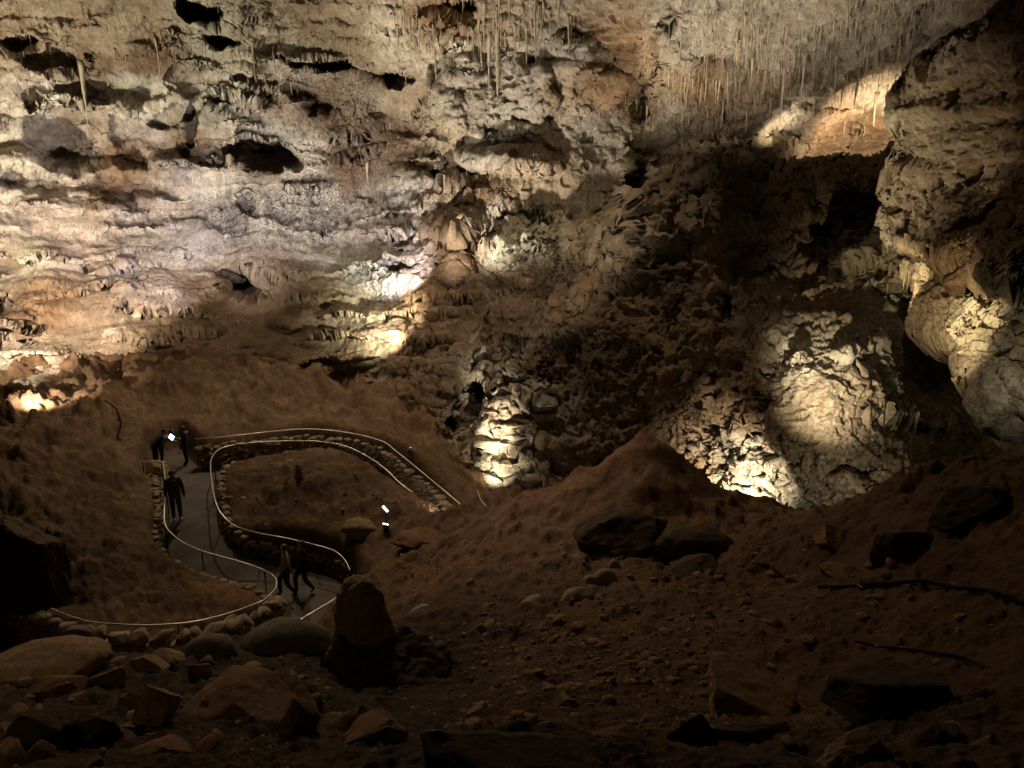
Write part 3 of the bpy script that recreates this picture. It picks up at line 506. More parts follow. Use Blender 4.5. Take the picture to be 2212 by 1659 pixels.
ROCKS = [ # name,u,v,w,h,seed,label,mat,tilt,cuts,rough,round
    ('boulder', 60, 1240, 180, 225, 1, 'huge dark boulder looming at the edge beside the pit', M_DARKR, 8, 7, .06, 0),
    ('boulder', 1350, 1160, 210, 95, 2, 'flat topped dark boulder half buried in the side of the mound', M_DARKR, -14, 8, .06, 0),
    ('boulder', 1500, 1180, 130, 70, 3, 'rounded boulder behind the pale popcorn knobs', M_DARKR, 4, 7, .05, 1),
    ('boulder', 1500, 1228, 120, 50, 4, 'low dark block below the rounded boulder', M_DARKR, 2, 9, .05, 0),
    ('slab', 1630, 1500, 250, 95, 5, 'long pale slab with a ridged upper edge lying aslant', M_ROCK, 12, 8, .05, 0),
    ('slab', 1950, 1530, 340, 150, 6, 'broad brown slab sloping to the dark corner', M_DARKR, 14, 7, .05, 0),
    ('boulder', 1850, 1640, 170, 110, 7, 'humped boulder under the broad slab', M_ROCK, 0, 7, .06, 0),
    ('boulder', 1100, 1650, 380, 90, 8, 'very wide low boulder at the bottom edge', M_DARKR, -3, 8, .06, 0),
    ('boulder', 790, 1600, 200, 110, 9, 'brown boulder below the stalagmite foot', M_ROCKR, -20, 9, .06, 0),
    ('boulder', 760, 1560, 110, 60, 10, 'angular tan boulder with a lit crest near the stalagmite', M_ROCK, -24, 9, .05, 0),
    ('boulder', 335, 1540, 100, 140, 11, 'upright block with a lit rounded top among the rubble', M_ROCK, 4, 9, .04, 0),
    ('boulder', 320, 1450, 95, 55, 12, 'pitted boulder with a dark hole above the upright block', M_ROCK, -6, 9, .05, 0),
    ('slab', 520, 1540, 280, 95, 13, 'long brown slab lying across the rubble', M_ROCKR, 12, 7, .05, 0),
    ('slab', 645, 1570, 80, 170, 14, 'tall upended slab standing on its edge', M_ROCKR, 6, 8, .05, 0),
    ('boulder', 440, 1455, 60, 60, 15, 'small squarish block above the long slab', M_ROCKR, 4, 9, .04, 0),
    ('boulder', 505, 1480, 62, 36, 16, 'light tan rock with a sharp cut face', M_ROCK, 14, 9, .04, 0),
    ('boulder', 505, 1502, 58, 26, 17, 'flat pale chip under the sharp cut rock', M_ROCK, 6, 9, .04, 0),
    ('boulder', 230, 1480, 90, 80, 18, 'leaning brown block with a pointed top', M_ROCKR, -25, 9, .05, 0),
    ('boulder', 130, 1490, 140, 60, 19, 'low wide boulder in the dim rubble', M_ROCKR, -8, 9, .05, 0),
    ('boulder', 380, 1430, 90, 40, 20, 'knobbly rock with a ring shaped pit', M_ROCK, 14, 8, .06, 0),
    ('boulder', 160, 1400, 240, 60, 21, 'smooth humped ridge rock fading into the dark', M_ROCK, -4, 6, .05, 1),
    ('boulder', 90, 1440, 230, 60, 22, 'rounded grey flowstone hump below the dark ridge', M_ROCK, -6, 6, .03, 1),
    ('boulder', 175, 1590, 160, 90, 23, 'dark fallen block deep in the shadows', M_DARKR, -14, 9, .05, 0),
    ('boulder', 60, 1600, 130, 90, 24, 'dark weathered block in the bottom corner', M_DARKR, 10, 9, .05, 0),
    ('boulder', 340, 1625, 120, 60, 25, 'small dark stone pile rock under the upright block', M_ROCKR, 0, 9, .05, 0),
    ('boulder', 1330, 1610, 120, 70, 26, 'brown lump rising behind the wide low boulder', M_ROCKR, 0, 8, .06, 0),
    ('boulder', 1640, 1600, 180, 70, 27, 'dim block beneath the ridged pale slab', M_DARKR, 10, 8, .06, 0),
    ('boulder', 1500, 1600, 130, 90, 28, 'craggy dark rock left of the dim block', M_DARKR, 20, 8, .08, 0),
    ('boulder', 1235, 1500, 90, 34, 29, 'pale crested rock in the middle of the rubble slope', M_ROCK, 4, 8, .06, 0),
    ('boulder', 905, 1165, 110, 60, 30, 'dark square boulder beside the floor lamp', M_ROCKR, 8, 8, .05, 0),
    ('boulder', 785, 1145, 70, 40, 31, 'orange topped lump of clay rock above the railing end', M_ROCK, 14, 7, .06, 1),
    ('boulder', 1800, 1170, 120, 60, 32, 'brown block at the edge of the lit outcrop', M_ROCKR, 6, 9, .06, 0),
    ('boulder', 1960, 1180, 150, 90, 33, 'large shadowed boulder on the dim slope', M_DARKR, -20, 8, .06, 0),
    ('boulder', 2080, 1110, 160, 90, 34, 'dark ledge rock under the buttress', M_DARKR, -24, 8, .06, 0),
    ('boulder', 1830, 1240, 130, 34, 35, 'flat olive slab beside the black cable', M_ROCK, 4, 8, .05, 0),
    ('boulder', 160, 905, 60, 26, 36, 'pale boulder beside the long tube lamp', M_ROCK, -8, 8, .05, 0),
    ('boulder', 110, 930, 110, 34, 37, 'rounded tan boulder under the tube lamp', M_ROCK, -10, 8, .06, 0),
    ('boulder', 340, 1015, 60, 44, 38, 'rough rock under the rail corner', M_ROCK, 0, 8, .06, 0),
    ('block', 497, 1076, 20, 13, 39, 'pale squared stone block inside the loop', M_STONE, 0, 14, .01, 0),
    ('block', 524, 1076, 16, 10, 40, 'smaller squared stone block inside the loop', M_STONE, 0, 14, .01, 0),
    ('rock', 572, 1134, 15, 9, 41, 'tan stone chip near the inner railing', M_STONE, 0, 10, .03, 0),
    ('rock', 577, 1120, 17, 9, 42, 'reddish stone chip above the tan one', M_ROCK, 0, 10, .03, 0),
    ('rock', 627, 1001, 22, 15, 43, 'round pale rock next to the little stump in the loop', M_STONE, 0, 8, .05, 1),
    ('rock', 798, 1063, 34, 14, 44, 'white gypsum rock lying on the bare soil', M_PALE, -16, 8, .06, 0),
    ('rock', 907, 1325, 46, 26, 45, 'smooth white flat stone on the brown slope', M_PALE, -28, 6, .03, 1),
    ('rock', 1040, 1108, 36, 8, 46, 'bright white flat rock at the end of the far rail', M_PALE, 4, 8, .05, 0),
    ('rock', 1211, 1183, 14, 22, 47, 'little white rounded knob on the mound slope', M_PALE, 20, 6, .02, 1),
]
for i, (nm, u, v, w_, h_, sd, lb, m_, tl, cu, ro, rd) in enumerate(ROCKS):
    place_rock(nm, u, v, w_, h_, sd, lb, m_, tilt=tl, cuts=cu + (0 if rd else 5), rough=ro, round_=rd, sub=5 if w_ > 150 else 4, t=({0: 13.5}.get(i)))
for i in range(110):
    u, v = (random.uniform(-10, 860), random.uniform(1415, 1650)) if i < 62 else (random.uniform(860, 2200), random.uniform(1480, 1655)) if i < 84 else (random.uniform(1250, 1700), random.uniform(1220, 1360))
    w_ = random.uniform(26, 74) if i < 84 else random.uniform(9, 24)
    if i < 84: w_ *= .6 + .7 * (v - 1400) / 250
    lb, gr = (('angular brown stone wedged in the dim rubble heap below the path', 'stones of the rubble heap') if i < 62 else ('dark stone half sunk in the soil near the bottom edge', 'stones sunk in the near soil') if i < 84 else ('small broken stone lying below the flowstone knobs', 'broken stones below the knobs'))
    place_rock('rock', u, v, w_, w_ * random.uniform(.4, .9), 400 + i, lb, random.choice([M_ROCK, M_ROCKR, M_ROCKR]), tilt=random.uniform(-35, 35), rz=random.uniform(0, 3), cuts=14, rough=.03, sub=3, group=gr)
place_rock('boulder', 812, 1468, 290, 190, 91, 'dark lumpy rock mass the thumb shaped stalagmite grows from', M_DARKR, tilt=14, cuts=9, rough=.10, sub=6, t=10.2)
# pale flowstone knobs
for i, (u, v, w_, h_, lb) in enumerate([(1306, 1253, 44, 40, 'round pale flowstone knob, highest of the cluster'), (1275, 1262, 34, 34, 'pale knob tucked against the highest one'), (1249, 1295, 60, 44, 'wide pale flowstone knob lower in the cluster'), (1155, 1308, 60, 34, 'low grey knob apart from the cluster'), (1190, 1325, 50, 30, 'grey knob beside the low one'),
                                       (1325, 1228, 22, 34, 'small upright stalagmite stub above the knobs'), (455, 1420, 104, 84, 'smooth grey dome rock at the brink above the path'), (615, 1400, 160, 104, 'broad smooth hump rock near the stalagmite foot')]):
    place_rock('stalagmite' if 'stub' in lb else 'flowstone_knob', u, v, w_, h_, 60 + i, lb, M_PALE if i < 6 else M_DIM, t={6: 10.4, 7: 10.9}.get(i), cuts=4, rough=.02, round_=1, tilt=-12 if i != 5 else 0, group=None, cat='stalagmite' if 'stub' in lb else 'flowstone')
# the thumb-shaped stalagmite
def lathe_rock(name, u, v, t, prof, m, label, seed, lean=(0, 0), squash=.85, k=1.0, base=None):
    base = at(u, v, t) if base is None else base; n = 72; rows = smoothline([(a, b, 0) for a, b in prof], 10)[:, :2]; V = []; 
    for r_, h_ in rows:
        for q in range(n):
            a = 2 * math.pi * q / n; V.append((r_ * math.cos(a) + lean[0] * h_, r_ * squash * math.sin(a) + lean[1] * h_, h_))
    V = np.array(V); c = V * 1.0; nn = c.copy(); nn[:, 2] *= .2; nn /= np.linalg.norm(nn, axis=1)[:, None] + 1e-6
    lowk = 1 - sstep(.2, 1.2, V[:, 2])
    V += nn * k * (.05 * fbm(c * 1.6 / k, 3, seed) + .03 * fbm(c * 6 / k, 3, seed + 5) + lowk * .08 * ridged(c * np.array([1.8, 1.8, 1.0]) / k, 3, seed + 7))[:, None]
    R_ = len(rows); Fa = []
    for i in range(R_ - 1):
        for q in range(n): Fa.append((i * n + q, i * n + (q + 1) % n, (i + 1) * n + (q + 1) % n, (i + 1) * n + q))
    me = meshdata(name, V, np.array(Fa)); o = newobj(name, me, m); o.location = base; tag(o, label, 'stalagmite'); return o
lathe_rock('stalagmite', 800, 1480, 10.6, [(1.0, -1.2), (.85, -.4), (.70, .05), (.58, .35), (.48, .62), (.41, .9), (.36, 1.2), (.30, 1.42), (.22, 1.58), (.11, 1.67), (.01, 1.69)], M_ROCK, 'big thumb shaped stalagmite standing over the railing end', 5, lean=(-.06, 0))
lathe_rock('stalagmite', 645, 1022, 25.6, [(.16, -.2), (.11, .02), (.08, .14), (.08, .24), (.05, .29), (.01, .30)], M_STONE, 'little stump stalagmite inside the loop of the path', 15, k=.3)
# scree: loose chips strewn over the slopes
def scree():
    base = [np.array([v.co for v in b.verts]) for b in []]; bms = []
    src = []
    for s in range(6):
        b = rock_mesh(200 + s, 2, 9, .06); src.append((np.array([v.co for v in b.verts]), np.array([[v.index for v in f.verts] for f in b.faces]))); b.free()
    VV, FF, off = [], [], 0; r = np.random.default_rng(4)
    zones = [(1500, 1290, 330, 110, 700), (1300, 1420, 300, 80, 1200), (930, 1250, 140, 100, 450), (1600, 1240, 200, 40, 160), (820, 1110, 140, 60, 260), (700, 1060, 220, 60, 160), (250, 1200, 150, 120, 160), (1450, 1560, 500, 90, 1100), (350, 1580, 360, 90, 500), (1900, 1350, 250, 140, 200), (640, 900, 300, 60, 120), (120, 960, 200, 40, 100), (400, 1470, 300, 60, 140), (1100, 1480, 240, 90, 200)]
    U_, V_, S_ = [], [], []
    for (cu, cv, ru, rv, n) in zones:
        U_.append(r.normal(cu, ru * .6, n)); V_.append(r.normal(cv, rv * .6, n)); S_.append(np.clip(r.lognormal(1.15 if cv > 1250 else .7, .85 if cv > 1250 else .5, n), 1.0, 28 if cv > 1250 else 6))
    U_, V_, S_ = map(np.concatenate, (U_, V_, S_))
    t = np.linspace(3, 45, 240); Dd = dirv(U_, V_); Pp = CAM + Dd[:, None] * t[None, :, None]; Hh = GR(Pp[..., 0], Pp[..., 1]); b = Pp[..., 2] < Hh; i = np.argmax(b, 1); ok = b.any(1)
    X = Pp[np.arange(len(i)), i, 0]; Y = Pp[np.arange(len(i)), i, 1]; Z = ground_z(X, Y); sd = sdpoly(X, Y, POLY_PATH); ok &= (sd > .5) & (np.hypot(X - 2.6, (Y - 16.8) * 1.2) > 2.6)
    for k in np.where(ok)[0]:
        v, f = src[k % 6]; s = S_[k] / F * t[i[k]] * .8; a = r.uniform(0, 6.28); c, s_ = math.cos(a), math.sin(a)
        q = v * s * np.array([1, r.uniform(.6, 1), r.uniform(.25, .7)]); q = np.stack([q[:, 0] * c - q[:, 1] * s_, q[:, 0] * s_ + q[:, 1] * c, q[:, 2]], 1) + np.array([X[k], Y[k], Z[k] + s * .15])
        VV.append(q); FF.append(f + off); off += len(v)
    me = meshdata('rubble', np.concatenate(VV), np.concatenate(FF), False); tag(newobj('rubble', me, M_ROCK), 'loose stone chips and gravel strewn over the slopes', 'rubble', None, 'stuff')
scree()

# ------------------------------------------------------------------ dry stone walls along the path
def stone_wall(line, side, base_z, top_h, label, stone=(.34, .24, .17), seed=1, courses=3, drop=0, ownz=None):
    """line: plan polyline; stones laid in courses; top_h above the path; drop: how far the foot goes below path level"""
    r = random.Random(seed); L = shift(line, side); d = np.concatenate([[0], np.cumsum(np.linalg.norm(np.diff(L[:, :2], axis=0), axis=1))]); tot = d[-1]
    src = []
    for s in range(5):
        b = rock_mesh(300 + s + seed, 3, 14, .035); src.append((np.array([v.co for v in b.verts]), np.array([[v.index for v in f.verts] for f in b.faces]))); b.free()
    VV, FF, off = [], [], 0
    H = top_h + drop; ch = H / courses
    for c in range(courses):
        s = r.uniform(0, .2); last = c == courses - 1
        while s < tot:
            w_ = r.uniform(.6, 1.5) * stone[0]; x = np.interp(s + w_ / 2, d, L[:, 0]); y = np.interp(s + w_ / 2, d, L[:, 1])
            x2 = np.interp(s + w_ / 2 + .1, d, L[:, 0]); y2 = np.interp(s + w_ / 2 + .1, d, L[:, 1]); a = math.atan2(y2 - y, x2 - x) + r.uniform(-.25, .25)
            z = (float(PATHZ(x, y)) if ownz is None else np.interp(s, d, L[:, 2]) + ownz) - drop + ch * (c + .5) + r.uniform(-.03, .05 if last else .02)
            v, f = src[r.randrange(5)]; q = v * np.array([w_ * .66, stone[1] * r.uniform(.65, .95), ch * r.uniform(.6, .78)]) ; t = r.uniform(-.15, .15)
            q = np.stack([q[:, 0] * math.cos(t) - q[:, 2] * math.sin(t), q[:, 1], q[:, 0] * math.sin(t) + q[:, 2] * math.cos(t)], 1)
            q = np.stack([q[:, 0] * math.cos(a) - q[:, 1] * math.sin(a), q[:, 0] * math.sin(a) + q[:, 1] * math.cos(a), q[:, 2]], 1) + np.array([x + r.uniform(-.04, .04), y + r.uniform(-.04, .04), z])
            VV.append(q); FF.append(f + off); off += len(v); s += w_
    me = meshdata('stone_wall', np.concatenate(VV), np.concatenate(FF), False)
    return tag(newobj('stone_wall', me, M_STONE), label, 'stone wall')
SIGN = -1
stone_wall(R_BACK, .12, 0, .92, 'tall stone wall along the outer curve of the path', seed=2, courses=6, stone=(.30, .24, .2))
stone_wall(R_IN, -.32, 0, .45, 'low stone kerb wall around the island inside the loop', seed=3, courses=3, stone=(.26, .22, .17))
stone_wall(R_OUT[:NTIP], .32, 0, .55, 'pale stone wall between the path and the dark pit', seed=4, courses=4, stone=(.26, .26, .17))
stone_wall(R_OUT[NTIP:], -.10, 0, .3, 'retaining wall of flat stones curving below the pit railing', seed=5, courses=9, drop=2.2, stone=(.42, .42, .2), ownz=-.42)
stone_wall(R_CORNER, .25, 0, .6, 'short stone corner under the bent rail end', seed=6, courses=3)

# ------------------------------------------------------------------ railings
def railing(P, label, spacing=2.0, r=.022):
    root = empty('handrail', (0, 0, 0)); tag(root, label, 'handrail')
    newobj('rail', tube(P, r, 8), M_STEEL, root, True)
    d = np.concatenate([[0], np.cumsum(np.linalg.norm(np.diff(P, axis=0), axis=1))]); n = max(1, int(round(d[-1] / spacing)))
    for k in range(n + 1):
        s = min(max(d[-1] * k / n, .05), d[-1] - .05); p = np.array([np.interp(s, d, P[:, j]) for j in range(3)]); f = p.copy(); f[2] = max(float(PATHZ(p[0], p[1])) - .05, p[2] - 1.25)
        newobj('post', tube([p, f], .02, 6), M_POST, root, True)
railing(R_IN, 'steel handrail following the island side of the path')
railing(R_OUT, 'steel handrail around the hairpin above the dark pit')
railing(R_BACK, 'steel handrail behind the tall stone wall')
railing(R_NEAR, 'short straight handrail ending behind the thumb stalagmite')
railing(R_CORNER, 'short bent rail end where two people rest', 1.5)
railing(R_FAR, 'short rail piece by the lit rock column', 1.5)

# ------------------------------------------------------------------ cables
def cable(pts, label, r=.02, lift=.03, onshell=False):
    P = []
    for u, v in pts:
        if onshell: q = shell(u, v) + shelln(u, v) * .12
        else: q, _ = ground_hit(u, v); q = q.copy(); q[2] = float(ground_z(q[0], q[1])) + lift
        P.append(q)
    P = smoothline(P, 10)
    if not onshell: P[:, 2] = np.maximum(P[:, 2], ground_z(P[:, 0], P[:, 1]) + lift * .6)
    if not onshell: P[:, 2] = np.convolve(np.pad(P[:, 2], 6, 'edge'), np.ones(13) / 13, 'valid')
    r *= .7
    tag(newobj('cable', tube(P, r, 6), M_CABLE, smooth=True), label, 'cable')
cable([(1625, 1238), (1660, 1245), (1700, 1262), (1720, 1270)], 'short black cable hanging across the dim slope', .03)
cable([(1765, 1292), (1830, 1298), (1900, 1294), (1980, 1297), (2060, 1310), (2140, 1322), (2230, 1332)], 'thick black cable running past the olive slab', .035)
cable([(1845, 1408), (1920, 1418), (2000, 1430), (2060, 1450), (2120, 1478)], 'black cable trailing over stones above the broad slab', .02)
cable([(232, 900), (255, 908), (262, 925), (255, 945), (262, 957)], 'thick black cable looping near the resting people', .04, .08)
cable([(262, 935), (300, 938), (350, 942), (400, 938), (450, 930), (520, 900), (570, 880), (620, 850), (660, 820), (700, 790), (740, 765), (790, 752)], 'long thin cable climbing the clay slope to the upper lamp', .018, .06, True)

# ------------------------------------------------------------------ lamps
def spot(P, Q, W, cone, col, rad=.08, blend=.6, name='lamp_light', parent=None):
    l = bpy.data.lights.new(name, 'SPOT'); l.energy = W; l.color = col; l.spot_size = math.radians(cone); l.spot_blend = blend; l.shadow_soft_size = rad
    o = bpy.data.objects.new(name, l); COL.objects.link(o); o.location = P; d = Vector(np.asarray(Q) - np.asarray(P)); o.rotation_euler = d.to_track_quat('-Z', 'Y').to_euler(); return o
def near(u, v, off, dz=0): P = shell(u, v) + shelln(u, v) * off; P[2] += dz; return P
def S(u, v, t): return at(u, v, t)
LA = np.array([-26, 30, 2.2])                                   # the strong lamp on the slope beyond the frame, at the foot of the wall
spot(LA, shell(330, 230), 125000, 92, (1, .95, .82), .06, .4)
spot(LA, shell(90, 190), 62000, 28, (1, .95, .78), .06, 1); spot(LA, shell(610, 280), 90000, 30, (1, .95, .80), .06, 1); spot(LA, shell(360, 180), 60000, 28, (1, .95, .80), .06, 1)
spot(np.array([-21, 27, 5.5]), shell(170, 650), 13000, 58, (1, .80, .64), .06, .6)
spot(np.array([-30, 27, 3.0]), shell(200, 60), 30000, 80, (1, .90, .70), .25)
def shadow_pillar(u, v, halfpx, f, label, seed, squash=.9):      # unseen columns added round that lamp to throw domed shadows on the wall
    Tt = shell(u, v); Q = LA + f * (Tt - LA); r = halfpx / F * np.linalg.norm(Tt - CAM) * f; h = Q[2] - .4
    lathe_rock('stalagmite', 0, 0, 0, [(r * 1.5, -.3), (r * 1.25, h * .25), (r * 1.05, h - 1.3 * r), (r * .98, h - .75 * r), (r * .8, h - .38 * r), (r * .45, h - .1 * r), (.004, h)], M_ROCK, label, seed, k=.35, base=np.array([Q[0], Q[1], .4]), squash=squash)
for a_ in [(165, 240, 112, .24, 'broad domed shadow column added by the strong lamp beyond the wall foot', 61), (318, 268, 82, .17, 'second domed shadow column added by the strong lamp', 62), (416, 252, 22, .22, 'slim shadow column added by the strong lamp', 63), (470, 322, 40, .20, 'squat shadow column added by the strong lamp', 64), (366, 226, 44, .14, 'round headed shadow column added by the strong lamp', 65), (66, 200, 14, .3, 'thin shadow column added by the strong lamp', 66)]: shadow_pillar(*a_)
LAMPS = [ # position, aim (u,v), W, cone, colour, radius
    (near(300, 620, 8, -4), (260, 480), 3200, 95, VIOL, .12),
    (near(600, 600, 8, -4), (600, 450), 2600, 95, VIOL, .12),
    (near(-40, 900, 2.2, .3), (40, 830), 900, 130, WARM, .08),
    (S(60, 868, 28.0), (190, 640), 4200, 95, (1, .82, .62), .08),
    (S(838, 736, 34.0), (820, 650), 4200, 95, (1, .92, .66), .05),
    (S(872, 620, 36.0), (852, 500), 3200, 90, VIOL, .06),
    (S(900, 690, 33), (1080, 200), 10500, 85, (1, .88, .72), .15),
    (S(1180, 640, 30), (1160, 440), 900, 120, (1, .88, .68), .1),
    (S(1440, 290, 31), (1540, 40), 2200, 115, (1, .86, .66), .12),
    (S(1740, 300, 31), (1750, 20), 1700, 115, (1, .86, .66), .12),
    (S(1885, 318, 43), (1860, 270), 2600, 160, (1, .82, .56), .1),
    (S(1700, 322, 43), (1690, 250), 550, 150, WARM, .1),
    (S(1062, 1062, 30.4), (1075, 980), 500, 100, WARM, .06), (S(1050, 1050, 28.4), (1090, 860), 5200, 36, WARM, .05),
    (S(1575, 1128, 24.6), (1625, 1070), 6000, 66, WARM, .08),
    (S(1735, 985, 21.0), (1795, 840), 5600, 46, WARM, .08),
    (S(1850, 1110, 22), (1900, 1050), 250, 130, WARM, .08),
    (S(1900, 640, 17.2), (1940, 580), 220, 150, GOLD, .06),
    (S(1950, 770, 12.5), (2090, 595), 700, 90, GOLD, .08),
    (S(2240, 860, 11.0), (2190, 740), 40, 130, WARM, .1),
    (S(1500, 480, 22), (2030, 330), 1300, 60, WARM, .15),
]
for (a, q, W, c, col, rad) in LAMPS: spot(a, shell(*q), W, c, col, rad, .95)
spot(np.array([-7.5, 1.5, 11.5]), np.array([-2.2, 10, 4]), 85, 75, (1, .68, .40), .3, .9)  # fill light added out of view for the thumb stalagmite and rubble
# unseen fill lights added under the ceiling to brighten path, walls and soil
spot(near(560, -120, 1.0), atz(620, 1060, 0), 5200, 80, (1, .78, .52), .4)
spot(near(900, -120, 1.0), shell(600, 800), 3200, 70, (1, .80, .55), .4)
spot(near(1300, -160, 1.0), shell(1250, 760), 3000, 75, (1, .78, .52), .4)
spot(near(700, -300, 1.0), atz(1150, 1230, 3), 3600, 62, (1, .70, .42), .4)

# ------------------------------------------------------------------ lamp fixtures one can see
M_GLOW = plain('lamp_glow', (.9, .92, 1), .3, emit=4, ecol=(.86, .9, 1)); M_GLOWW = plain('lamp_glow_warm', (1, .9, .7), .3, emit=10, ecol=(1, .9, .72)); M_SCREEN = plain('screen_glow', (.5, .65, 1), .3, emit=7, ecol=(.42, .62, 1))
M_GREY = plain('grey_metal', (.3, .3, .3), .4, .6)
def gpos(u, v, up=0):
    g, _ = ground_hit(u, v); g = g.copy(); g[2] = float(ground_z(g[0], g[1])) + up; return g
def bar(a, b, r, n=10): return tube([a, b], r, n)
def lamp_tube(u, v, length, ang, label, up=.12, post=.0, P=None):
    P = gpos(u, v, up) if P is None else P; c, s_ = math.cos(ang), math.sin(ang); d = np.array([c, 0, s_]) * length / 2
    root = empty('floor_lamp', P - [0, 0, up]); tag(root, label, 'lamp'); o = [0, 0, up]
    newobj('tube', bar(o - d, o + d, .035), M_GLOW, root, True)
    newobj('housing', bar(o - d * 1.06 + np.array([0, .06, -.05]), o + d * 1.06 + np.array([0, .06, -.05]), .05), M_GREY, root, True)
    newobj('bracket', bar(np.array([0, .05, -.05]), np.array([0, .05, up]), .025), M_BLK, root)
    return P
lamp_tube(68, 905, .42, 0, 'long glowing tube lamp lying at the foot of the bright wall', .25)
lamp_tube(835, 1158, .22, -.9, 'small twin floor lamp, its white tube tilted, on the island slope', .62)
p = gpos(835, 1162, .18); root = empty('floor_lamp', p); tag(root, 'low black lamp housing with a lit slit under the tilted tube', 'lamp')
newobj('housing', bar(np.array([0, 0, -.2]), np.array([0, 0, .04]), .09), M_BLK, root, True); newobj('slit', bar(np.array([-.08, -.05, .07]), np.array([.08, -.05, .03]), .022), M_GLOW, root, True)
def can_lamp(P, aim, label, W, cone, r=.07, L=.22, m=M_BLK, col=WARM):
    root = empty('spotlight', P); tag(root, label, 'spotlight'); d = np.asarray(aim) - P; d = d / np.linalg.norm(d)
    newobj('housing', bar(-d * L / 2, d * L / 2, r), m, root, True); newobj('lens', bar(d * L * .5, d * (L * .5 + .01), r * .8), M_GLOWW, root)
    newobj('stand', bar(np.zeros(3), np.array([0, 0, -.35]), .02), M_BLK, root)
    if W: spot(P + d * (L * .5 + .04), np.asarray(aim), W, cone, col, .03)
g = gpos(952, 1122, .22); can_lamp(g, gpos(962, 1108, .35), 'grey can spotlight turned against the brightly lit rock', 110, 120, m=M_GREY)
place_rock('rock', 963, 1110, 34, 30, 71, 'rock glowing white in front of the grey can spotlight', M_PALE, cuts=9, rough=.06, tilt=10)
g = gpos(886, 1000, .35); can_lamp(g, g + np.array([.25, 1.2, .9]), 'small black spotlight behind the tall stone wall', 60, 90, col=GOLD)
g = S(850, 722, 35.2); root = empty('floor_lamp', g); tag(root, 'round shaded floodlight on the ledge under the brightest patch', 'lamp')
newobj('housing', tube([np.array([.32 * math.cos(a), 0, .18 * math.sin(a)]) for a in np.linspace(0, math.pi, 12)], .04, 6), M_BLK, root, True); newobj('lens', bar(np.array([-.22, .12, .02]), np.array([.22, .12, .02]), .02), M_GLOWW, root, True)

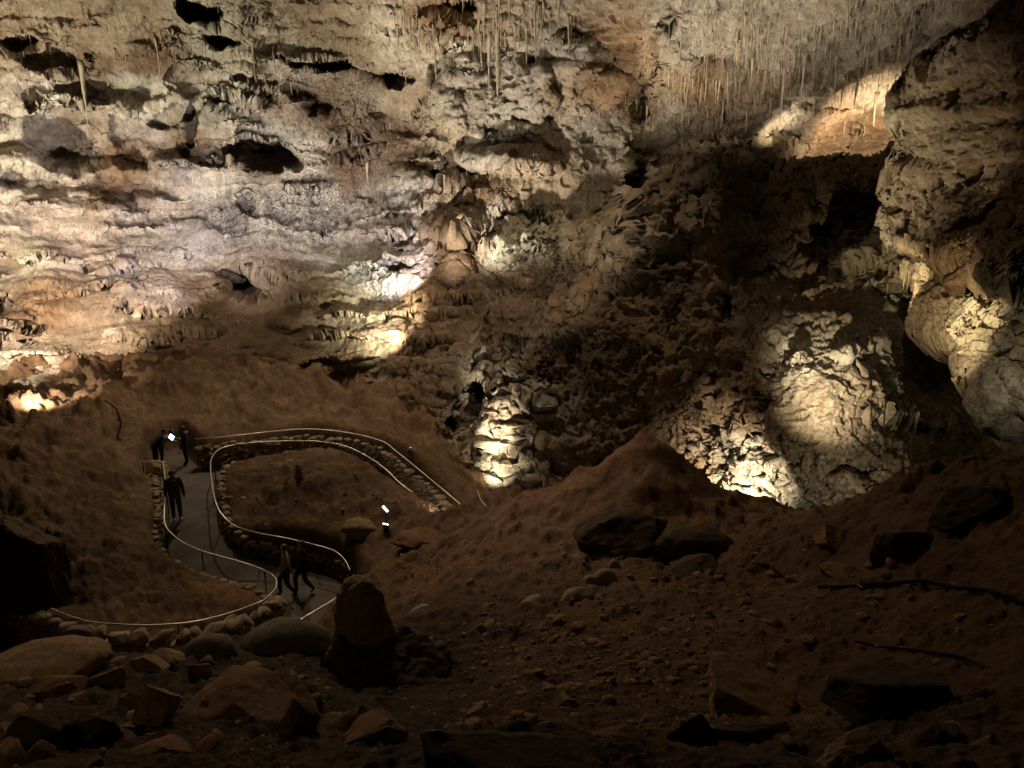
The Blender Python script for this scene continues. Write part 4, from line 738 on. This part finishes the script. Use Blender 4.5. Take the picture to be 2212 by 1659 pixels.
# ------------------------------------------------------------------ people
SKIN = plain('skin', (.42, .25, .17), .6); HAIR = plain('dark_hair', (.02, .014, .01), .6)
def cloth(n, c): return plain(n, c, .9, sc=30)
def pathpos(u, v):
    z = 0.
    for _ in range(12): p = atz(u, v, z); z = .5 * z + .5 * float(PATHZ(p[0], p[1]))
    return atz(u, v, z)
def person(u, v, face, label, top, legs, shoe, pose='stand', h=1.74, coat=False, P=None, hood=None, hair=HAIR):
    P = pathpos(u, v) if P is None else P
    J = dict(pel=(0, 0, .95), sp=(0, .01, 1.14), ch=(0, 0, 1.34), nk=(0, .02, 1.50), hd=(0, -.01, 1.62), tp=(0, -.01, 1.70))
    for s_, n in ((-1, 'l'), (1, 'r')):
        J['sh' + n] = (.18 * s_, 0, 1.43); J['el' + n] = (.25 * s_, .03, 1.14); J['wr' + n] = (.27 * s_, -.06, .90); J['hp' + n] = (.09 * s_, 0, .90); J['kn' + n] = (.10 * s_, -.02, .50); J['an' + n] = (.10 * s_, .03, .09); J['to' + n] = (.11 * s_, -.14, .035)
    if pose == 'hold':
        for s_, n in ((-1, 'l'), (1, 'r')): J['el' + n] = (.24 * s_, -.10, 1.18); J['wr' + n] = (.10 * s_, -.34, 1.28)
    if pose == 'walk':
        J['knl'] = (-.10, -.22, .54); J['anl'] = (-.10, -.20, .11); J['tol'] = (-.10, -.38, .06); J['knr'] = (.10, .02, .50); J['anr'] = (.10, .26, .14); J['tor'] = (.10, .14, .04)
        J['ell'] = (-.25, .14, 1.16); J['wrl'] = (-.25, .12, .93); J['elr'] = (.25, -.10, 1.16); J['wrr'] = (.22, -.26, .98)
    if pose == 'lean':                      # bending forward with the forearms on the rail
        for k in ('sp', 'ch', 'nk', 'hd', 'tp'):
            x, y, z = J[k]; d = (z - .95); J[k] = (x, y - d * .75, .95 + d * .66)
        for s_, n in ((-1, 'l'), (1, 'r')): J['sh' + n] = (.18 * s_, -.34, 1.25); J['el' + n] = (.24 * s_, -.52, 1.04); J['wr' + n] = (.08 * s_, -.72, 1.06)
    R = dict(pel=.135, sp=.13, ch=.15, nk=.055, hd=.095, tp=.07, sh=.07, el=.045, wr=.030, hp=.115, kn=.078, an=.055, to=.045)
    if coat: R.update(pel=.20, sp=.18, ch=.19, sh=.10, el=.075, wr=.05, hp=.13)
    names = list(J); V = [J[k] for k in names]; rad = [R[k] if k in R else R[k[:2]] for k in names]
    E = [('pel', 'sp'), ('sp', 'ch'), ('ch', 'nk'), ('nk', 'hd'), ('hd', 'tp')] + [e for n in 'lr' for e in (('ch', 'sh' + n), ('sh' + n, 'el' + n), ('el' + n, 'wr' + n), ('pel', 'hp' + n), ('hp' + n, 'kn' + n), ('kn' + n, 'an' + n), ('an' + n, 'to' + n))]
    E = [(names.index(a), names.index(b)) for a, b in E]; seg = list(E); zone = []
    for a, b in E:
        q = names[b]; zone.append(3 if q[:2] in ('to',) else 2 if q[:2] in ('hp', 'kn', 'an') else 0 if q in ('hd', 'tp') else 1)
    for s_, n in ((-1, 'l'), (1, 'r')):     # palm and five fingers
        w_ = np.array(J['wr' + n]); d = w_ - np.array(J['el' + n]); d = d / np.linalg.norm(d); V.append(tuple(w_ + d * .07)); rad.append(.030); pi = len(V) - 1; E.append((names.index('wr' + n), pi)); zone.append(0)
        for k in range(5):
            side = np.array([0, 1, 0]) * (k - 2) * .016; L = (.055, .075, .082, .076, .06)[k]; a = w_ + d * .085 + side * 1.1; b = w_ + d * (.085 + L * .6) + side * 1.3 + np.array([-.012 * s_, 0, 0])
            V += [tuple(a), tuple(b)]; rad += [.010, .008]; E += [(pi, len(V) - 2), (len(V) - 2, len(V) - 1)]; zone += [0, 0]
    me = bpy.data.meshes.new('tmp'); me.from_pydata([tuple(q) for q in V], E, []); o = bpy.data.objects.new('person', me); COL.objects.link(o)
    o.modifiers.new('s', 'SKIN'); sk = o.modifiers.new('d', 'SUBSURF'); sk.levels = 2
    for i, r_ in enumerate(rad): me.skin_vertices[0].data[i].radius = (r_, r_)
    me.skin_vertices[0].data[0].use_root = True
    dg = bpy.context.evaluated_depsgraph_get(); body = bpy.data.meshes.new_from_object(o.evaluated_get(dg)); bpy.data.objects.remove(o)
    C = np.empty(len(body.polygons) * 3); body.polygons.foreach_get('center', C); C = C.reshape(-1, 3); Va = np.array(V); best = np.full(len(C), 9.); zi = np.zeros(len(C), np.int32)
    for (a, b), z_ in zip(E, zone):
        A, B = Va[a], Va[b]; t = np.clip(((C - A) @ (B - A)) / ((B - A) @ (B - A) + 1e-9), 0, 1); dd = np.linalg.norm(C - A - t[:, None] * (B - A), axis=1) - (rad[a] + (rad[b] - rad[a]) * t) * .9
        m_ = dd < best; best[m_] = dd[m_]; zi[m_] = z_
    if coat: zi[(C[:, 2] > .72) & (C[:, 2] < 1.0) & (zi == 2)] = 1
    for m_ in (SKIN, top, legs, shoe): body.materials.append(m_)
    body.polygons.foreach_set('material_index', zi); body.polygons.foreach_set('use_smooth', np.ones(len(body.polygons), bool))
    o = newobj('person', body); k = h / 1.74; o.scale = (k, k, k); o.location = P; o.rotation_euler[2] = face; tag(o, label, 'person')
    hd = np.array(J['hd']); bm = bmesh.new(); bmesh.ops.create_icosphere(bm, subdivisions=3, radius=.118)
    bmesh.ops.delete(bm, geom=[v for v in bm.verts if (v.co.y < -.02 and v.co.z < .035) or v.co.z < -.07], context='VERTS')
    for v in bm.verts: v.co = Vector(v.co) * 1.0 + Vector(hd) + Vector((0, .015, .03))
    newobj('hair', bm, hair, o, True)
    for dx in (-.035, .035):
        bm = bmesh.new(); bmesh.ops.create_icosphere(bm, subdivisions=1, radius=.012, matrix=Matrix.Translation(Vector(hd) + Vector((dx, -.095, .01)))); newobj('eye', bm, HAIR, o, True)
    bm = bmesh.new(); bmesh.ops.create_cone(bm, segments=6, radius1=.018, radius2=.006, depth=.05, cap_ends=True, matrix=Matrix.Translation(Vector(hd) + Vector((0, -.105, -.015)))); newobj('nose', bm, SKIN, o, True)
    if hood:
        ck = np.array(J['nk']); rr = .15 if coat else .1
        newobj('hood', tube([ck + np.array([rr * math.cos(a), .03 + rr * math.sin(a), -.05 - .03 * math.sin(-a)]) for a in np.linspace(0, 2 * math.pi, 20)], .035, 8), hood, o, True)
    return o
T_MAR, T_NAVY, T_BLK, T_GRY, T_YEL, T_JEAN = cloth('maroon_cloth', (.12, .055, .035)), cloth('navy_cloth', (.015, .02, .05)), cloth('black_cloth', (.015, .013, .012)), cloth('grey_cloth', (.26, .24, .22)), cloth('olive_cloth', (.30, .26, .10)), cloth('denim', (.03, .04, .07)); T_WHT = cloth('white_shoe', (.5, .47, .42)); T_PNK = cloth('pink_cloth', (.4, .22, .18))
person(384, 1124, .5, 'person in a long dark jacket with grey hood standing alone on the path', T_MAR, T_BLK, T_WHT, 'stand', 1.74, True, hood=T_GRY)
q = person(404, 1003, -1.2, 'person in dark blue holding up a glowing tablet by the path bend', T_NAVY, T_BLK, T_BLK, 'hold', 1.55, hood=T_PNK)
hp = np.array(q.location); c, s_ = math.cos(-1.2), math.sin(-1.2); off = np.array([.42 * s_, -.42 * c, 1.17])
bm = bmesh.new(); bmesh.ops.create_cube(bm, size=1, matrix=Matrix.Diagonal((.27, .02, .19, 1))); tb = newobj('tablet', bm, M_BLK); tb.location = hp + off; tb.rotation_euler = (-.5, .35, -.55); tag(tb, 'tablet with a bright blue screen held up by the person in dark blue', 'tablet')
bm = bmesh.new(); bmesh.ops.create_cube(bm, size=1, matrix=Matrix.Translation((0, -.0125, 0)) @ Matrix.Diagonal((.25, .004, .17, 1))); newobj('screen', bm, M_SCREEN, tb)
person(338, 1006, 2.4, 'person in black bending over the rail corner', T_BLK, T_BLK, T_BLK, 'lean', 1.6)
person(352, 1003, 2.0, 'person with a pale sleeve leaning beside the one in black', T_GRY, T_BLK, T_WHT, 'lean', 1.55)
person(622, 1290, -1.3, 'person in an olive top walking down past the wall tip', T_YEL, T_JEAN, T_BLK, 'walk', 1.7)
person(658, 1282, -1.0, 'person in black with white shoes striding down the lower bend', T_BLK, T_BLK, T_WHT, 'walk', 1.72)
